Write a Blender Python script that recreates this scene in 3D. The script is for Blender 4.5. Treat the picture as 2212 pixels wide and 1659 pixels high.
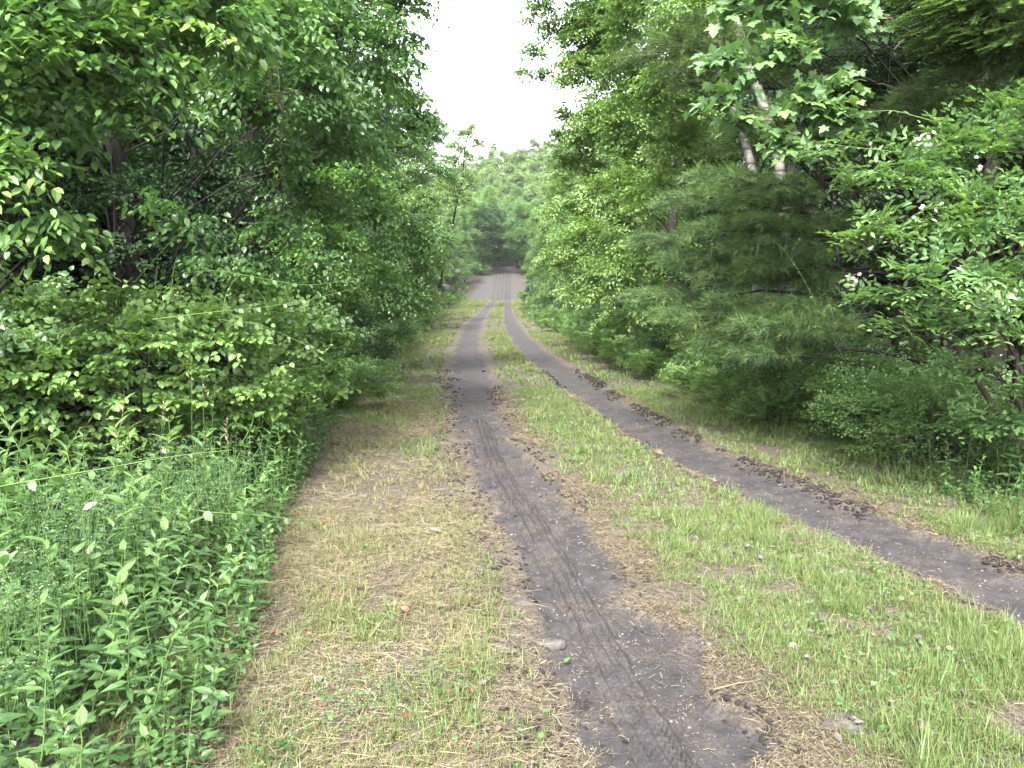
import bpy, math
import numpy as np
from mathutils import Matrix, Vector

for _o in list(bpy.data.objects):
    bpy.data.objects.remove(_o)
scene = bpy.context.scene
COL = scene.collection
R = math.radians

# ------------------------------------------------------------------ camera
PITCH = R(6.81)
CAM = np.array([0.0, 0.0, 1.5])
cd = bpy.data.cameras.new('camera')
cd.sensor_width = 36.0
cd.lens = 36.0 * 1670 / 2212
cd.clip_start = 0.05
cd.clip_end = 3000
cam = bpy.data.objects.new('camera', cd)
cam.location = CAM
cam.rotation_euler = (R(90) - PITCH, 0, 0)
COL.objects.link(cam)
scene.camera = cam

# ------------------------------------------------------------------ world, sun, exposure
SUN_ELEV, SUN_ROT = R(50), R(195)
world = bpy.data.worlds.new('World')
scene.world = world
world.use_nodes = True
wn, wl = world.node_tree.nodes, world.node_tree.links
wn.clear()
sky = wn.new('ShaderNodeTexSky')
sky.sky_type = 'NISHITA'
sky.sun_disc = False
sky.sun_elevation = SUN_ELEV
sky.sun_rotation = SUN_ROT
sky.air_density = 1.0
sky.dust_density = 3.0
hs = wn.new('ShaderNodeHueSaturation')
hs.inputs['Saturation'].default_value = 0.25
bg = wn.new('ShaderNodeBackground')
bg.inputs['Strength'].default_value = 0.15
wo = wn.new('ShaderNodeOutputWorld')
wl.new(sky.outputs[0], hs.inputs['Color'])
wl.new(hs.outputs[0], bg.inputs['Color'])
wl.new(bg.outputs[0], wo.inputs['Surface'])

sl = bpy.data.lights.new('sun', 'SUN')
sl.energy = 1.5
sl.angle = R(12)
sl.color = (1.0, 0.97, 0.90)
sun = bpy.data.objects.new('sun', sl)
COL.objects.link(sun)
# the sky's sun_rotation turns clockwise from +Y; the lamp shines along its -Z
_sd = Vector((math.sin(SUN_ROT) * math.cos(SUN_ELEV), math.cos(SUN_ROT) * math.cos(SUN_ELEV), math.sin(SUN_ELEV)))
sun.rotation_euler = _sd.to_track_quat('Z', 'Y').to_euler()

scene.view_settings.view_transform = 'Standard'
scene.view_settings.look = 'None'
scene.view_settings.gamma = 1
scene.view_settings.exposure = 3.25
scene.view_settings.use_curve_mapping = False
scene.render.engine = 'CYCLES'
scene.cycles.max_bounces = 7
scene.cycles.diffuse_bounces = 4
scene.cycles.glossy_bounces = 2
scene.cycles.transmission_bounces = 4
scene.cycles.use_denoising = True
scene.cycles.denoiser = 'OPENIMAGEDENOISE'
scene.cycles.denoising_input_passes = 'RGB_ALBEDO_NORMAL'
scene.cycles.denoising_prefilter = 'ACCURATE'
scene.cycles.caustics_reflective = False
scene.cycles.caustics_refractive = False

rng = np.random.default_rng(11)


# ------------------------------------------------------------------ maths helpers
def nz(v):
    return v / np.maximum(np.linalg.norm(v, axis=-1, keepdims=True), 1e-9)


def smooth(a, b, x):
    t = np.clip((x - a) / (b - a), 0, 1)
    return t * t * (3 - 2 * t)


def _h(ix, iy, s):
    return np.modf(np.abs(np.sin(ix * 127.1 + iy * 311.7 + s * 74.7) * 43758.5453))[0]


def vnoise(x, y, s=0):
    x, y = np.asarray(x, float), np.asarray(y, float)
    ix, iy = np.floor(x), np.floor(y)
    fx, fy = x - ix, y - iy
    fx, fy = fx * fx * (3 - 2 * fx), fy * fy * (3 - 2 * fy)
    a, b = _h(ix, iy, s), _h(ix + 1, iy, s)
    c, d = _h(ix, iy + 1, s), _h(ix + 1, iy + 1, s)
    return (a * (1 - fx) + b * fx) * (1 - fy) + (c * (1 - fx) + d * fx) * fy


def fbm(x, y, s=0, n=3):
    t, w, k = 0, 0, 1.0
    for i in range(n):
        t = t + k * vnoise(x * 2 ** i, y * 2 ** i, s + i * 3)
        w += k
        k *= 0.5
    return t / w


# picture point (2212 x 1659 units) at distance Y -> place in the world
def at(px, py, Y):
    a, b = (px - 1106) / 1670, (829.5 - py) / 1670
    c, s = math.cos(PITCH), math.sin(PITCH)
    d = np.array([a, c + b * s, -s + b * c])
    return CAM + d * (Y / d[1])


# ------------------------------------------------------------------ the road's plan
def curve(pts):
    p = np.array(pts, float)

    def f(y):
        y = np.asarray(y, float)
        o = 0
        for k in (-.12, -.04, .04, .12):
            o = o + np.interp(y * (1 + k), p[:, 0], p[:, 1])
        return o / 4
    return f


left_track = curve([(-6, 2.0), (1.5, .72), (2.43, .53), (3.3, .40), (4.7, .22), (7.2, -.18), (11.4, -.59), (18, -1.05), (25, -1.42), (41, -1.9), (60, -2.05), (83, -2.1), (400, -2.1)])
right_track = curve([(-6, 4.4), (2.0, 2.95), (3, 2.72), (3.8, 2.52), (4.7, 2.24), (7.2, 1.62), (11.4, 1.17), (18, .66), (25, .27), (41, -.10), (60, -.32), (83, -.45), (400, -.45)])
verge_left = curve([(-6, -.9), (2, -1.1), (2.9, -1.22), (3.7, -1.4), (4.8, -1.66), (6.8, -1.92), (11.4, -2.5), (18, -3.06), (28, -3.6), (38, -4.2), (50, -4.8), (64, -5.1), (95, -5.6), (140, -4.0), (400, -4)])
verge_right = curve([(-6, 4.6), (2, 3.3), (4.8, 3.25), (6.7, 3.4), (8.4, 3.25), (12.6, 3.1), (22.8, 2.5), (30, 2.0), (54, 1.6), (64, 1.55), (95, 1.9), (140, .9), (400, .9)])
HALF = .29


def terrain(x, y):
    x, y = np.asarray(x, float), np.asarray(y, float)
    z = .5 * smooth(50, 97, y)
    z = z + .15 * np.clip(y - 96, 0, 42) + .29 * np.clip(y - 156, 0, 115)
    z = z + np.clip(x, -60, 60) * .22 * smooth(150, 260, y)
    off = np.maximum(np.maximum(verge_left(y) - x, x - verge_right(y)), 0)
    z = z + .05 * smooth(0, 1.5, off) + (.25 * (fbm(x * .25, y * .25, 4) - .5)) * smooth(.3, 3, off)
    return z


def ruts(x, y):
    """depth and mask of the two wheel ruts"""
    n = (fbm(x * 2.6, y * 2.2, 9) - .5)
    m = 0
    d = 0
    for tr, k in ((left_track, 0), (right_track, 1)):
        a = np.abs(x - tr(y))
        h = HALF * (1 + .25 * (vnoise(y * .8, y * 0 + k, 5) - .5)) + n * (.34 if k == 0 else .16)
        h = h + (fbm(x * 11, y * 9, 29) - .5) * .16
        m = np.maximum(m, smooth(h + .03, h - .03, a))
        d = np.maximum(d, smooth(h + .07, h - .06, a))
    e = smooth(94, 86, y)
    return d * e, m * e


def gravel_mask(x, y):
    n = (fbm(x * .7, y * .7, 21) - .5)
    g = smooth(91.5, 94.5, y + n * 2) * smooth(147, 143, y)
    w = np.interp(y, [90, 95, 112, 137, 170], [4.2, 4.0, 3.2, 2.3, 2.0])
    return g * smooth(w + .4, w - .4, np.abs(x + 1.45 - n * .6))


def ground_z(x, y):
    d, m = ruts(x, y)
    z = terrain(x, y) - .045 * d
    z = z + .03 * (4 * d * (1 - d)) * (fbm(x * 6, y * 6, 3) - .25)
    fine = (fbm(x * 9, y * 9, 2) - .5) * .022 + (fbm(x * 30, y * 30, 8, 2) - .5) * .012
    z = z + fine * smooth(30, 10, y) * (1 - .45 * m) + m * smooth(14, 7, y) * .016 * (smooth(.5, .6, fbm(x * 5, y * 3.2, 12, 3)) - .3)
    # tread printed along the left wheel track
    u = x - left_track(y) + .02 - .05 * (vnoise(y * .5, 0 * y, 77) - .5)
    for c in (-.045, .05):
        z = z - .002 * np.exp(-((u - c) / .022) ** 2) * m * smooth(12, 8, y)
    return z


# ------------------------------------------------------------------ mesh builder
class Geo:
    def __init__(s):
        s.V, s.F, s.T, s.M, s.n = [], [], [], [], 0

    def add(s, v, f, tint=.5, mat=0):
        v = np.asarray(v, float).reshape(-1, 3)
        f = np.asarray(f, int).reshape(-1, 3)
        s.V.append(v)
        s.F.append(f + s.n)
        s.T.append(np.broadcast_to(np.asarray(tint, float), (len(v),)).copy())
        s.M.append(np.full(len(f), mat))
        s.n += len(v)

    def inst(s, tm, pos, dr, nr, size, tint=.5, mat=0, wide=None):
        """copies of template tm=(verts, tris): y along dr, z towards nr"""
        if len(pos) == 0:
            return
        tv, tf = tm
        Rm = frames(dr, nr)
        sv = np.asarray(size, float).reshape(-1, 1, 1) * tv[None]
        if wide is not None:
            sv = sv * np.stack([wide, np.ones_like(wide), np.ones_like(wide)], -1)[:, None, :]
        v = np.einsum('nij,nkj->nki', Rm, sv) + pos[:, None, :]
        N, K = len(pos), len(tv)
        f = (tf[None] + (np.arange(N) * K)[:, None, None]).reshape(-1, 3)
        t = np.repeat(np.broadcast_to(np.asarray(tint, float), (N,)), K)
        s.add(v.reshape(-1, 3), f, t, mat)

    def tube(s, pts, rad, sides=5, tint=.5, mat=0):
        p = np.asarray(pts, float)
        r = np.broadcast_to(np.asarray(rad, float), (len(p),))
        d = nz(np.gradient(p, axis=0))
        ref = np.where(np.abs(d[:, 2:3]) > .9, np.array([[1., 0, 0]]), np.array([[0., 0, 1]]))
        a = nz(np.cross(d, ref))
        b = np.cross(d, a)
        th = np.arange(sides) / sides * 2 * np.pi
        v = p[:, None] + r[:, None, None] * (a[:, None] * np.cos(th)[None, :, None] + b[:, None] * np.sin(th)[None, :, None])
        i = np.arange(len(p) - 1)[:, None] * sides
        j = np.arange(sides)[None]
        k = (j + 1) % sides
        q = np.stack([i + j, i + k, i + sides + k, i + sides + j], -1).reshape(-1, 4)
        s.add(v.reshape(-1, 3), np.concatenate([q[:, [0, 1, 2]], q[:, [0, 2, 3]]]), tint, mat)

    def tris(s):
        return sum(len(f) for f in s.F)

    def mesh(s, name, mats, smooth_=False, org=None):
        V = np.concatenate(s.V)
        if org is not None:
            V = V - np.asarray(org)
        return make_mesh(name, V, np.concatenate(s.F), mats, {'tint': np.concatenate(s.T)}, np.concatenate(s.M), smooth_)


def make_mesh(name, V, F, mats, attrs=None, mi=None, smooth_=False):
    me = bpy.data.meshes.new(name)
    me.vertices.add(len(V))
    me.vertices.foreach_set('co', np.ascontiguousarray(V, np.float32).ravel())
    me.loops.add(F.size)
    me.loops.foreach_set('vertex_index', np.ascontiguousarray(F, np.int32).ravel())
    me.polygons.add(len(F))
    me.polygons.foreach_set('loop_start', np.arange(0, F.size, 3, dtype=np.int32))
    me.polygons.foreach_set('loop_total', np.full(len(F), 3, np.int32))
    for m in mats:
        me.materials.append(m)
    if mi is not None and len(mats) > 1:
        me.polygons.foreach_set('material_index', mi.astype(np.int32))
    me.polygons.foreach_set('use_smooth', np.full(len(F), bool(smooth_)))
    for k, a in (attrs or {}).items():
        me.attributes.new(k, 'FLOAT', 'POINT').data.foreach_set('value', np.ascontiguousarray(a, np.float32))
    me.update(calc_edges=True)
    return me


def frames(dr, nr):
    y = nz(dr)
    x = nz(np.cross(y, nr))
    z = np.cross(x, y)
    return np.stack([x, y, z], -1)


def ob(name, me, parent=None, loc=None):
    o = bpy.data.objects.new(name, me)
    COL.objects.link(o)
    if parent is not None:
        o.parent = parent
    if loc is not None:
        o.location = loc
    return o


def tag(o, label, cat=None, group=None, kind=None):
    if label:
        o['label'] = label
    if cat:
        o['category'] = cat
    if group:
        o['group'] = group
    if kind:
        o['kind'] = kind
    return o


def thing(name, label, cat, loc, group=None, rz=0.0, sc=1.0):
    o = ob(name, None, None, loc)
    o.rotation_euler = (0, 0, rz)
    o.scale = (sc, sc, sc)
    o.empty_display_size = .1
    return tag(o, label, cat, group)


# ------------------------------------------------------------------ leaf templates
def T(v, f):
    return np.array(v, float), np.array(f, int)


def leaf6(w, fold=.25, droop=.12):
    v = [(0, 0, 0), (.8 * w, .22, fold * w), (.85 * w, .58, fold * w - droop * .4), (0, 1, -droop), (-.85 * w, .58, fold * w - droop * .4), (-.8 * w, .22, fold * w), (0, .48, 0)]
    return T(v, [(0, 1, 6), (1, 2, 6), (2, 3, 6), (3, 4, 6), (4, 5, 6), (5, 0, 6)])


def leaf2(w, fold=.3, droop=.15):
    return T([(0, 0, 0), (w, .42, fold * w), (0, 1, -droop), (-w, .42, fold * w)], [(0, 1, 2), (0, 2, 3)])


def leaf4(w, fold=.3, droop=.15):
    return T([(0, 0, 0), (w, .38, fold * w), (0, 1, -droop), (-w, .38, fold * w), (0, .5, -.02)], [(0, 1, 4), (1, 2, 4), (2, 3, 4), (3, 0, 4)])


def maple_tm():
    h = [(.05, 0), (.22, -.14), (.40, -.04), (.30, .12), (.48, .20), (.62, .42), (.40, .40), (.22, .46), (.30, .62), (.20, .72), (0, 1.0)]
    v = [(0, .22, 0)]
    for x, y in h:
        v.append((x, y, .12 * x - .12 * max(0, y - .4) - .25 * max(0, x - .3)))
    n = len(h)
    for x, y in reversed(h[:-1]):
        v.append((-x, y, .12 * x - .12 * max(0, y - .4) - .25 * max(0, x - .3)))
    m = len(v) - 1
    return T(v, [(0, i, i + 1) for i in range(1, m)] + [(0, m, 1)])


OVATE, ROUND, LANCE, ELLIP = leaf6(.31), leaf6(.42, .18, .1), leaf6(.12, .4, .2), leaf6(.24, .3, .14)
OV2, OV4 = leaf2(.34), leaf4(.33)
MAPLE = maple_tm()
BLADE = T([(-.5, 0, 0), (.5, 0, 0), (-.38, .5, .04), (.38, .5, .04), (0, 1, .22)], [(0, 1, 3), (0, 3, 2), (2, 3, 4)])
STRIP = T([(-.5, 0, 0), (.5, 0, 0), (.35, 1, .03), (-.35, 1, .03)], [(0, 1, 2), (0, 2, 3)])
NEEDLE = T([(-.5, 0, 0), (.5, 0, 0), (0, 1, 0)], [(0, 1, 2)])


# ------------------------------------------------------------------ materials
def new_mat(name):
    m = bpy.data.materials.new(name)
    m.use_nodes = True
    m.node_tree.nodes.clear()
    return m, m.node_tree.nodes, m.node_tree.links


def ramp(n, stops):
    r = n.new('ShaderNodeValToRGB')
    e = r.color_ramp.elements
    while len(e) < len(stops):
        e.new(.5)
    for i, (p, c) in enumerate(stops):
        e[i].position = p
        e[i].color = (*c, 1)
    return r


def leaf_mat(name, dark, mid, light, rough=.42, trans=.32, orand=.25, spec=.4, tcol=(1.35, 1.5, .7)):
    m, n, l = new_mat(name)
    at_ = n.new('ShaderNodeAttribute')
    at_.attribute_name = 'tint'
    oi = n.new('ShaderNodeObjectInfo')
    ma = n.new('ShaderNodeMath')
    ma.operation = 'MULTIPLY_ADD'
    ma.inputs[1].default_value = orand
    ms = n.new('ShaderNodeMath')
    ms.operation = 'SUBTRACT'
    ms.inputs[1].default_value = orand / 2
    l.new(oi.outputs['Random'], ma.inputs[0])
    l.new(at_.outputs['Fac'], ma.inputs[2])
    l.new(ma.outputs[0], ms.inputs[0])
    rp = ramp(n, [(0, dark), (.5, mid), (1, light)])
    l.new(ms.outputs[0], rp.inputs[0])
    ge = n.new('ShaderNodeNewGeometry')
    pale = n.new('ShaderNodeMix')
    pale.data_type = 'RGBA'
    pale.inputs['B'].default_value = (mid[0] * 1.5, mid[1] * 1.4, mid[2] * 1.8, 1)
    bf = n.new('ShaderNodeMath')
    bf.operation = 'MULTIPLY'
    bf.inputs[1].default_value = .5
    l.new(ge.outputs['Backfacing'], bf.inputs[0])
    l.new(bf.outputs[0], pale.inputs['Factor'])
    l.new(rp.outputs[0], pale.inputs['A'])
    p = n.new('ShaderNodeBsdfPrincipled')
    p.inputs['Roughness'].default_value = rough
    p.inputs['Specular IOR Level'].default_value = spec
    l.new(pale.outputs['Result'], p.inputs['Base Color'])
    tr = n.new('ShaderNodeBsdfTranslucent')
    mu = n.new('ShaderNodeMix')
    mu.data_type = 'RGBA'
    mu.blend_type = 'MULTIPLY'
    mu.inputs['Factor'].default_value = 1
    mu.inputs['B'].default_value = (*tcol, 1)
    l.new(rp.outputs[0], mu.inputs['A'])
    l.new(mu.outputs['Result'], tr.inputs['Color'])
    mx = n.new('ShaderNodeMixShader')
    mx.inputs[0].default_value = trans
    l.new(p.outputs[0], mx.inputs[1])
    l.new(tr.outputs[0], mx.inputs[2])
    o = n.new('ShaderNodeOutputMaterial')
    l.new(mx.outputs[0], o.inputs['Surface'])
    return m


def noise_mat(name, stops, scale=6, rough=.85, bump=.4, stretch=(1, 1, 1), dist=.02, spec=.2, obj=True):
    m, n, l = new_mat(name)
    tc = n.new('ShaderNodeTexCoord')
    mp = n.new('ShaderNodeMapping')
    mp.inputs['Scale'].default_value = stretch
    l.new(tc.outputs['Object'], mp.inputs[0])
    no = n.new('ShaderNodeTexNoise')
    no.inputs['Scale'].default_value = scale
    no.inputs['Detail'].default_value = 6
    no.inputs['Roughness'].default_value = .65
    l.new(mp.outputs[0], no.inputs['Vector'])
    rp = ramp(n, stops)
    l.new(no.outputs['Fac'], rp.inputs[0])
    p = n.new('ShaderNodeBsdfPrincipled')
    p.inputs['Roughness'].default_value = rough
    p.inputs['Specular IOR Level'].default_value = spec
    l.new(rp.outputs[0], p.inputs['Base Color'])
    if bump:
        b = n.new('ShaderNodeBump')
        b.inputs['Strength'].default_value = bump
        b.inputs['Distance'].default_value = dist
        l.new(no.outputs['Fac'], b.inputs['Height'])
        l.new(b.outputs[0], p.inputs['Normal'])
    o = n.new('ShaderNodeOutputMaterial')
    l.new(p.outputs[0], o.inputs['Surface'])
    return m


def ground_mat():
    m, n, l = new_mat('ground_soil')

    def attr(k):
        a = n.new('ShaderNodeAttribute')
        a.attribute_name = k
        return a.outputs['Fac']

    def noise(sc, det=6, ro=.6):
        tc = n.new('ShaderNodeTexCoord')
        no = n.new('ShaderNodeTexNoise')
        no.inputs['Scale'].default_value = sc
        no.inputs['Detail'].default_value = det
        no.inputs['Roughness'].default_value = ro
        l.new(tc.outputs['Object'], no.inputs['Vector'])
        return no.outputs['Fac']

    def mix(f, a, b):
        x = n.new('ShaderNodeMix')
        x.data_type = 'RGBA'
        l.new(f, x.inputs['Factor'])
        l.new(a, x.inputs['A'])
        l.new(b, x.inputs['B'])
        return x.outputs['Result']
    nf, nm, nl = noise(60, 6, .75), noise(9, 5), noise(1.6, 4)
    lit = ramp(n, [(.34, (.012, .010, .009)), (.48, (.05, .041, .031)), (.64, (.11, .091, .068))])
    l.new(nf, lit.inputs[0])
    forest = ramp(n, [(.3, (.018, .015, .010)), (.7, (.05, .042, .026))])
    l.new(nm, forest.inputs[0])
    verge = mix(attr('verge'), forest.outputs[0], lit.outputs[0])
    d1 = ramp(n, [(.28, (.011, .0098, .0106)), (.5, (.027, .0242, .0256)), (.70, (.056, .0505, .0515))])
    dm = n.new('ShaderNodeMath')
    dm.operation = 'MULTIPLY_ADD'
    dm.inputs[1].default_value = .45
    l.new(nf, dm.inputs[0])
    dm2 = n.new('ShaderNodeMath')
    dm2.operation = 'MULTIPLY'
    dm2.inputs[1].default_value = .55
    l.new(nm, dm2.inputs[0])
    l.new(dm2.outputs[0], dm.inputs[2])
    l.new(dm.outputs[0], d1.inputs[0])
    # pale dried crust and tan chaff lying in patches on the mud
    chaff = n.new('ShaderNodeMath')
    chaff.operation = 'MULTIPLY'
    ch = ramp(n, [(.47, (0, 0, 0)), (.63, (1, 1, 1))])
    l.new(noise(3.2, 6, .7), ch.inputs[0])
    ch2 = ramp(n, [(.42, (0, 0, 0)), (.62, (1, 1, 1))])
    l.new(nf, ch2.inputs[0])
    l.new(ch.outputs[0], chaff.inputs[0])
    l.new(ch2.outputs[0], chaff.inputs[1])
    tan = n.new('ShaderNodeRGB')
    tan.outputs[0].default_value = (.07, .056, .043, 1)
    mud = mix(chaff.outputs[0], d1.outputs[0], tan.outputs[0])
    c = mix(attr('track'), verge, mud)
    gr = ramp(n, [(.3, (.026, .0235, .0225)), (.55, (.043, .0390, .0378)), (.75, (.068, .063, .061))])
    l.new(dm.outputs[0], gr.inputs[0])
    grr = n.new('ShaderNodeRGB')
    grr.outputs[0].default_value = (.015, .0132, .013, 1)
    g2 = mix(attr('wheel'), gr.outputs[0], grr.outputs[0])
    c = mix(attr('gravel'), c, g2)
    p = n.new('ShaderNodeBsdfPrincipled')
    p.inputs['Roughness'].default_value = .8
    p.inputs['Specular IOR Level'].default_value = .25
    l.new(c, p.inputs['Base Color'])
    b = n.new('ShaderNodeBump')
    b.inputs['Strength'].default_value = .9
    b.inputs['Distance'].default_value = .02
    l.new(dm.outputs[0], b.inputs['Height'])
    l.new(b.outputs[0], p.inputs['Normal'])
    o = n.new('ShaderNodeOutputMaterial')
    l.new(p.outputs[0], o.inputs['Surface'])
    return m


M = {}
M['ground'] = ground_mat()
M['left'] = leaf_mat('leaf_alder', (.034, .078, .028), (.074, .150, .044), (.145, .235, .058), rough=.36, trans=.36, spec=.5)
M['dark'] = leaf_mat('leaf_dark', (.015, .034, .013), (.026, .060, .020), (.05, .098, .028))  # shade of the wood's interior put into the leaf colour
M['right'] = leaf_mat('leaf_birch', (.046, .095, .028), (.10, .175, .048), (.165, .245, .064), rough=.4, trans=.36)
M['far'] = leaf_mat('leaf_far', (.075, .13, .038), (.12, .19, .052), (.16, .235, .066), rough=.55, trans=.4)
M['maple'] = leaf_mat('leaf_maple', (.05, .11, .040), (.09, .165, .060), (.13, .21, .06), rough=.5)
M['shrub'] = leaf_mat('leaf_olive', (.046, .10, .034), (.095, .175, .056), (.165, .25, .078), rough=.36, spec=.5)
M['bitter'] = leaf_mat('leaf_bittersweet', (.044, .095, .027), (.092, .168, .044), (.16, .25, .062), rough=.38, spec=.45)
M['weed'] = leaf_mat('leaf_weed', (.034, .076, .024), (.068, .132, .042), (.125, .20, .056), rough=.4, orand=.4)
M['pine'] = leaf_mat('needle_pine', (.036, .076, .026), (.078, .138, .042), (.17, .225, .056), rough=.5, trans=.2)
M['grass'] = leaf_mat('grass_blade', (.165, .135, .078), (.122, .146, .045), (.068, .120, .030), rough=.5, trans=.3, orand=0, tcol=(1.2, 1.3, .7))
M['straw'] = leaf_mat('dry_straw', (.055, .043, .028), (.145, .117, .072), (.25, .212, .14), rough=.6, trans=.15, orand=0, tcol=(1.1, 1, .8))
M['bark'] = noise_mat('bark_dark', [(.3, (.006, .005, .0045)), (.7, (.024, .021, .018))], 9, .9, .6, (1, 1, .3))
M['twig'] = noise_mat('twig_brown', [(.3, (.022, .017, .013)), (.7, (.055, .044, .034))], 20, .8, 0)
M['stem'] = noise_mat('stem_green', [(.3, (.045, .085, .02)), (.7, (.085, .135, .035))], 12, .6, 0)
M['white'] = leaf_mat('petal_white', (.2, .21, .2), (.24, .24, .23), (.28, .28, .27), rough=.6, trans=.25, orand=0, tcol=(1, 1, 1))
M['yellow'] = noise_mat('disc_yellow', [(.3, (.5, .32, .03)), (.7, (.62, .42, .05))], 30, .7, 0)
M['clod'] = noise_mat('soil_clod', [(.3, (.008, .007, .007)), (.7, (.024, .0205, .020))], 40, .95, .5)
M['pebble'] = noise_mat('pebble', [(.3, (.06, .056, .054)), (.7, (.18, .17, .165))], 8, .7, 0)
M['crust'] = noise_mat('dried_mud', [(.3, (.03, .027, .025)), (.7, (.085, .078, .072))], 25, .9, .5)
M['brownleaf'] = leaf_mat('dead_leaf', (.06, .028, .014), (.105, .056, .03), (.15, .11, .075), rough=.6, trans=.15, orand=.5, tcol=(1.1, .9, .7))
M['paleleaf'] = leaf_mat('bleached_leaf', (.05, .042, .036), (.09, .076, .066), (.15, .13, .115), rough=.6, trans=.12, orand=.5, tcol=(1, 1, 1))


def birch_bark():
    m, n, l = new_mat('bark_birch')
    tc = n.new('ShaderNodeTexCoord')
    mp = n.new('ShaderNodeMapping')
    mp.inputs['Scale'].default_value = (4, 4, 22)
    l.new(tc.outputs['Object'], mp.inputs[0])
    no = n.new('ShaderNodeTexNoise')
    no.inputs['Scale'].default_value = 1.6
    no.inputs['Detail'].default_value = 5
    l.new(mp.outputs[0], no.inputs['Vector'])
    rp = ramp(n, [(.38, (.04, .035, .03)), (.47, (.15, .14, .13)), (.8, (.26, .245, .23))])
    l.new(no.outputs['Fac'], rp.inputs[0])
    p = n.new('ShaderNodeBsdfPrincipled')
    p.inputs['Roughness'].default_value = .7
    l.new(rp.outputs[0], p.inputs['Base Color'])
    o = n.new('ShaderNodeOutputMaterial')
    l.new(p.outputs[0], o.inputs['Surface'])
    return m


M['birch'] = birch_bark()
UP = np.array([0, 0, 1.0])


# ------------------------------------------------------------------ sprays of leaves
def sprays(P, A, L, nleaf=9, size=.07, hang=.35, droop=.25, angles=((0, 0, 1), (-.6, .2, .65), (.6, .3, .65)), upn=1.0, r=rng, tip=.25, tint=None, spread=.8):
    """leaf positions, directions, normals, sizes and tints for twigs that start at P and run along A for L metres"""
    S = len(P)
    A = nz(A)
    L = np.broadcast_to(np.asarray(L, float), (S,))
    nr = nz(UP * upn + r.normal(0, .3, (S, 3)))
    side = nz(np.cross(A, nr))
    nr = np.cross(side, A)
    st = r.uniform(.2, .6, S) if tint is None else tint
    out = [[], [], [], [], []]
    for a, t0, ln in angles:
        a = a + r.normal(0, .15, S)
        D = A * np.cos(a)[:, None] + side * np.sin(a)[:, None]
        B0 = P + A * (L * t0)[:, None]
        K = max(2, int(round(nleaf * ln)))
        t = (np.arange(K) + .6) / K
        tt = np.clip(t[None] + r.normal(0, .03, (S, K)), .02, 1.05)
        q = B0[:, None] + D[:, None] * (L * ln)[:, None, None] * tt[..., None]
        q = q - UP * (droop * (L * ln)[:, None] * tt ** 2)[..., None]
        s = np.where(np.arange(K) % 2 == 0, 1., -1.)[None, :, None]
        lat = np.cross(nr, D)[:, None] * s
        tipw = (tt > .93)[..., None]
        d = D[:, None] * np.where(tipw, 1.2, .55) + lat * np.where(tipw, .15, spread) - UP * hang + r.normal(0, .15, (S, K, 3))
        nn = nr[:, None] + UP * .3 + lat * .2 + r.normal(0, .22, (S, K, 3))
        sz = size * r.uniform(.65, 1.15, (S, K)) * np.where(tt > .85, .75, 1)
        ti = st[:, None] + tip * (tt - .5) + r.normal(0, .09, (S, K))
        for k, v in enumerate((q, d, nn, sz, ti)):
            out[k].append(v.reshape(S * K, -1))
    p, d, nn, sz, ti = [np.concatenate(x) for x in out]
    d = nz(d)
    nn = nn - d * np.sum(nn * d, -1, keepdims=True)
    return p, d, nz(nn), sz[:, 0], np.clip(ti[:, 0], 0, 1)


def sphere_dirs(n, r=rng, low=-.55):
    z = r.uniform(low, 1, n)
    a = r.uniform(0, 2 * np.pi, n)
    s = np.sqrt(1 - z * z)
    return np.stack([s * np.cos(a), s * np.sin(a), z], -1)


def blob_twigs(blobs, per_m2, L, r=rng, flat=.5, inner=.5, lift=.1, face=None):
    """start points and directions of twigs spread through blobs (x, y, z, radius[, squash])"""
    Ps, As, Ls, Ts = [], [], [], []
    for b in blobs:
        c, rad = np.array(b[:3]), b[3]
        sq = b[4] if len(b) > 4 else .75
        n = max(6, int(per_m2 * 12.5 * rad * rad * .75))
        d = sphere_dirs(n, r)
        if face is not None:
            tc = nz(CAM - c)
            keep = (d @ tc > -.25) | (r.random(n) < face)
            d = d[keep]
            n = len(d)
        fac = r.uniform(inner, 1, n) ** .7
        ax = nz(d * np.array([1, 1, flat]) + UP * lift + r.normal(0, .28, (n, 3)))
        ll = L * r.uniform(.7, 1.25, n)
        Ps.append(c + d * np.array([1, 1, sq]) * rad * fac[:, None] - ax * ll[:, None] * .6)
        As.append(ax)
        Ls.append(ll)
        Ts.append(np.clip(r.normal(.40, .16, n) + r.normal(0, .07), .05, .9))
    return np.concatenate(Ps), np.concatenate(As), np.concatenate(Ls), np.concatenate(Ts)


def bent(a, b, n=6, sag=0., wob=.05, r=rng):
    a, b = np.asarray(a, float), np.asarray(b, float)
    t = np.linspace(0, 1, n)[:, None]
    p = a + (b - a) * t + UP * (np.sin(t * np.pi) * sag)
    w = r.normal(0, wob * np.linalg.norm(b - a) / n ** .5, (n, 3))
    w[0] = w[-1] = 0
    return p + w


def twig_strips(g, P, A, L, droop, w=.004, mat=0):
    n = len(P)
    mid = P + A * (L * .5)[:, None] - UP * (droop * L * .25)[:, None]
    end = P + A * L[:, None] - UP * (droop * L)[:, None]
    s = nz(np.cross(A, UP)) * w
    v = np.stack([P - s, P + s, mid - s * .7, mid + s * .7, end], 1)
    f = np.array([(0, 1, 3), (0, 3, 2), (2, 3, 4)])
    g.add(v.reshape(-1, 3), (f[None] + (np.arange(n) * 5)[:, None, None]).reshape(-1, 3), .5, mat)


def lod_leaf(name, tm, mat, tint):
    g = Geo()
    g.add(tm[0], tm[1], tint)
    return g.mesh(name, [mat])


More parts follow.
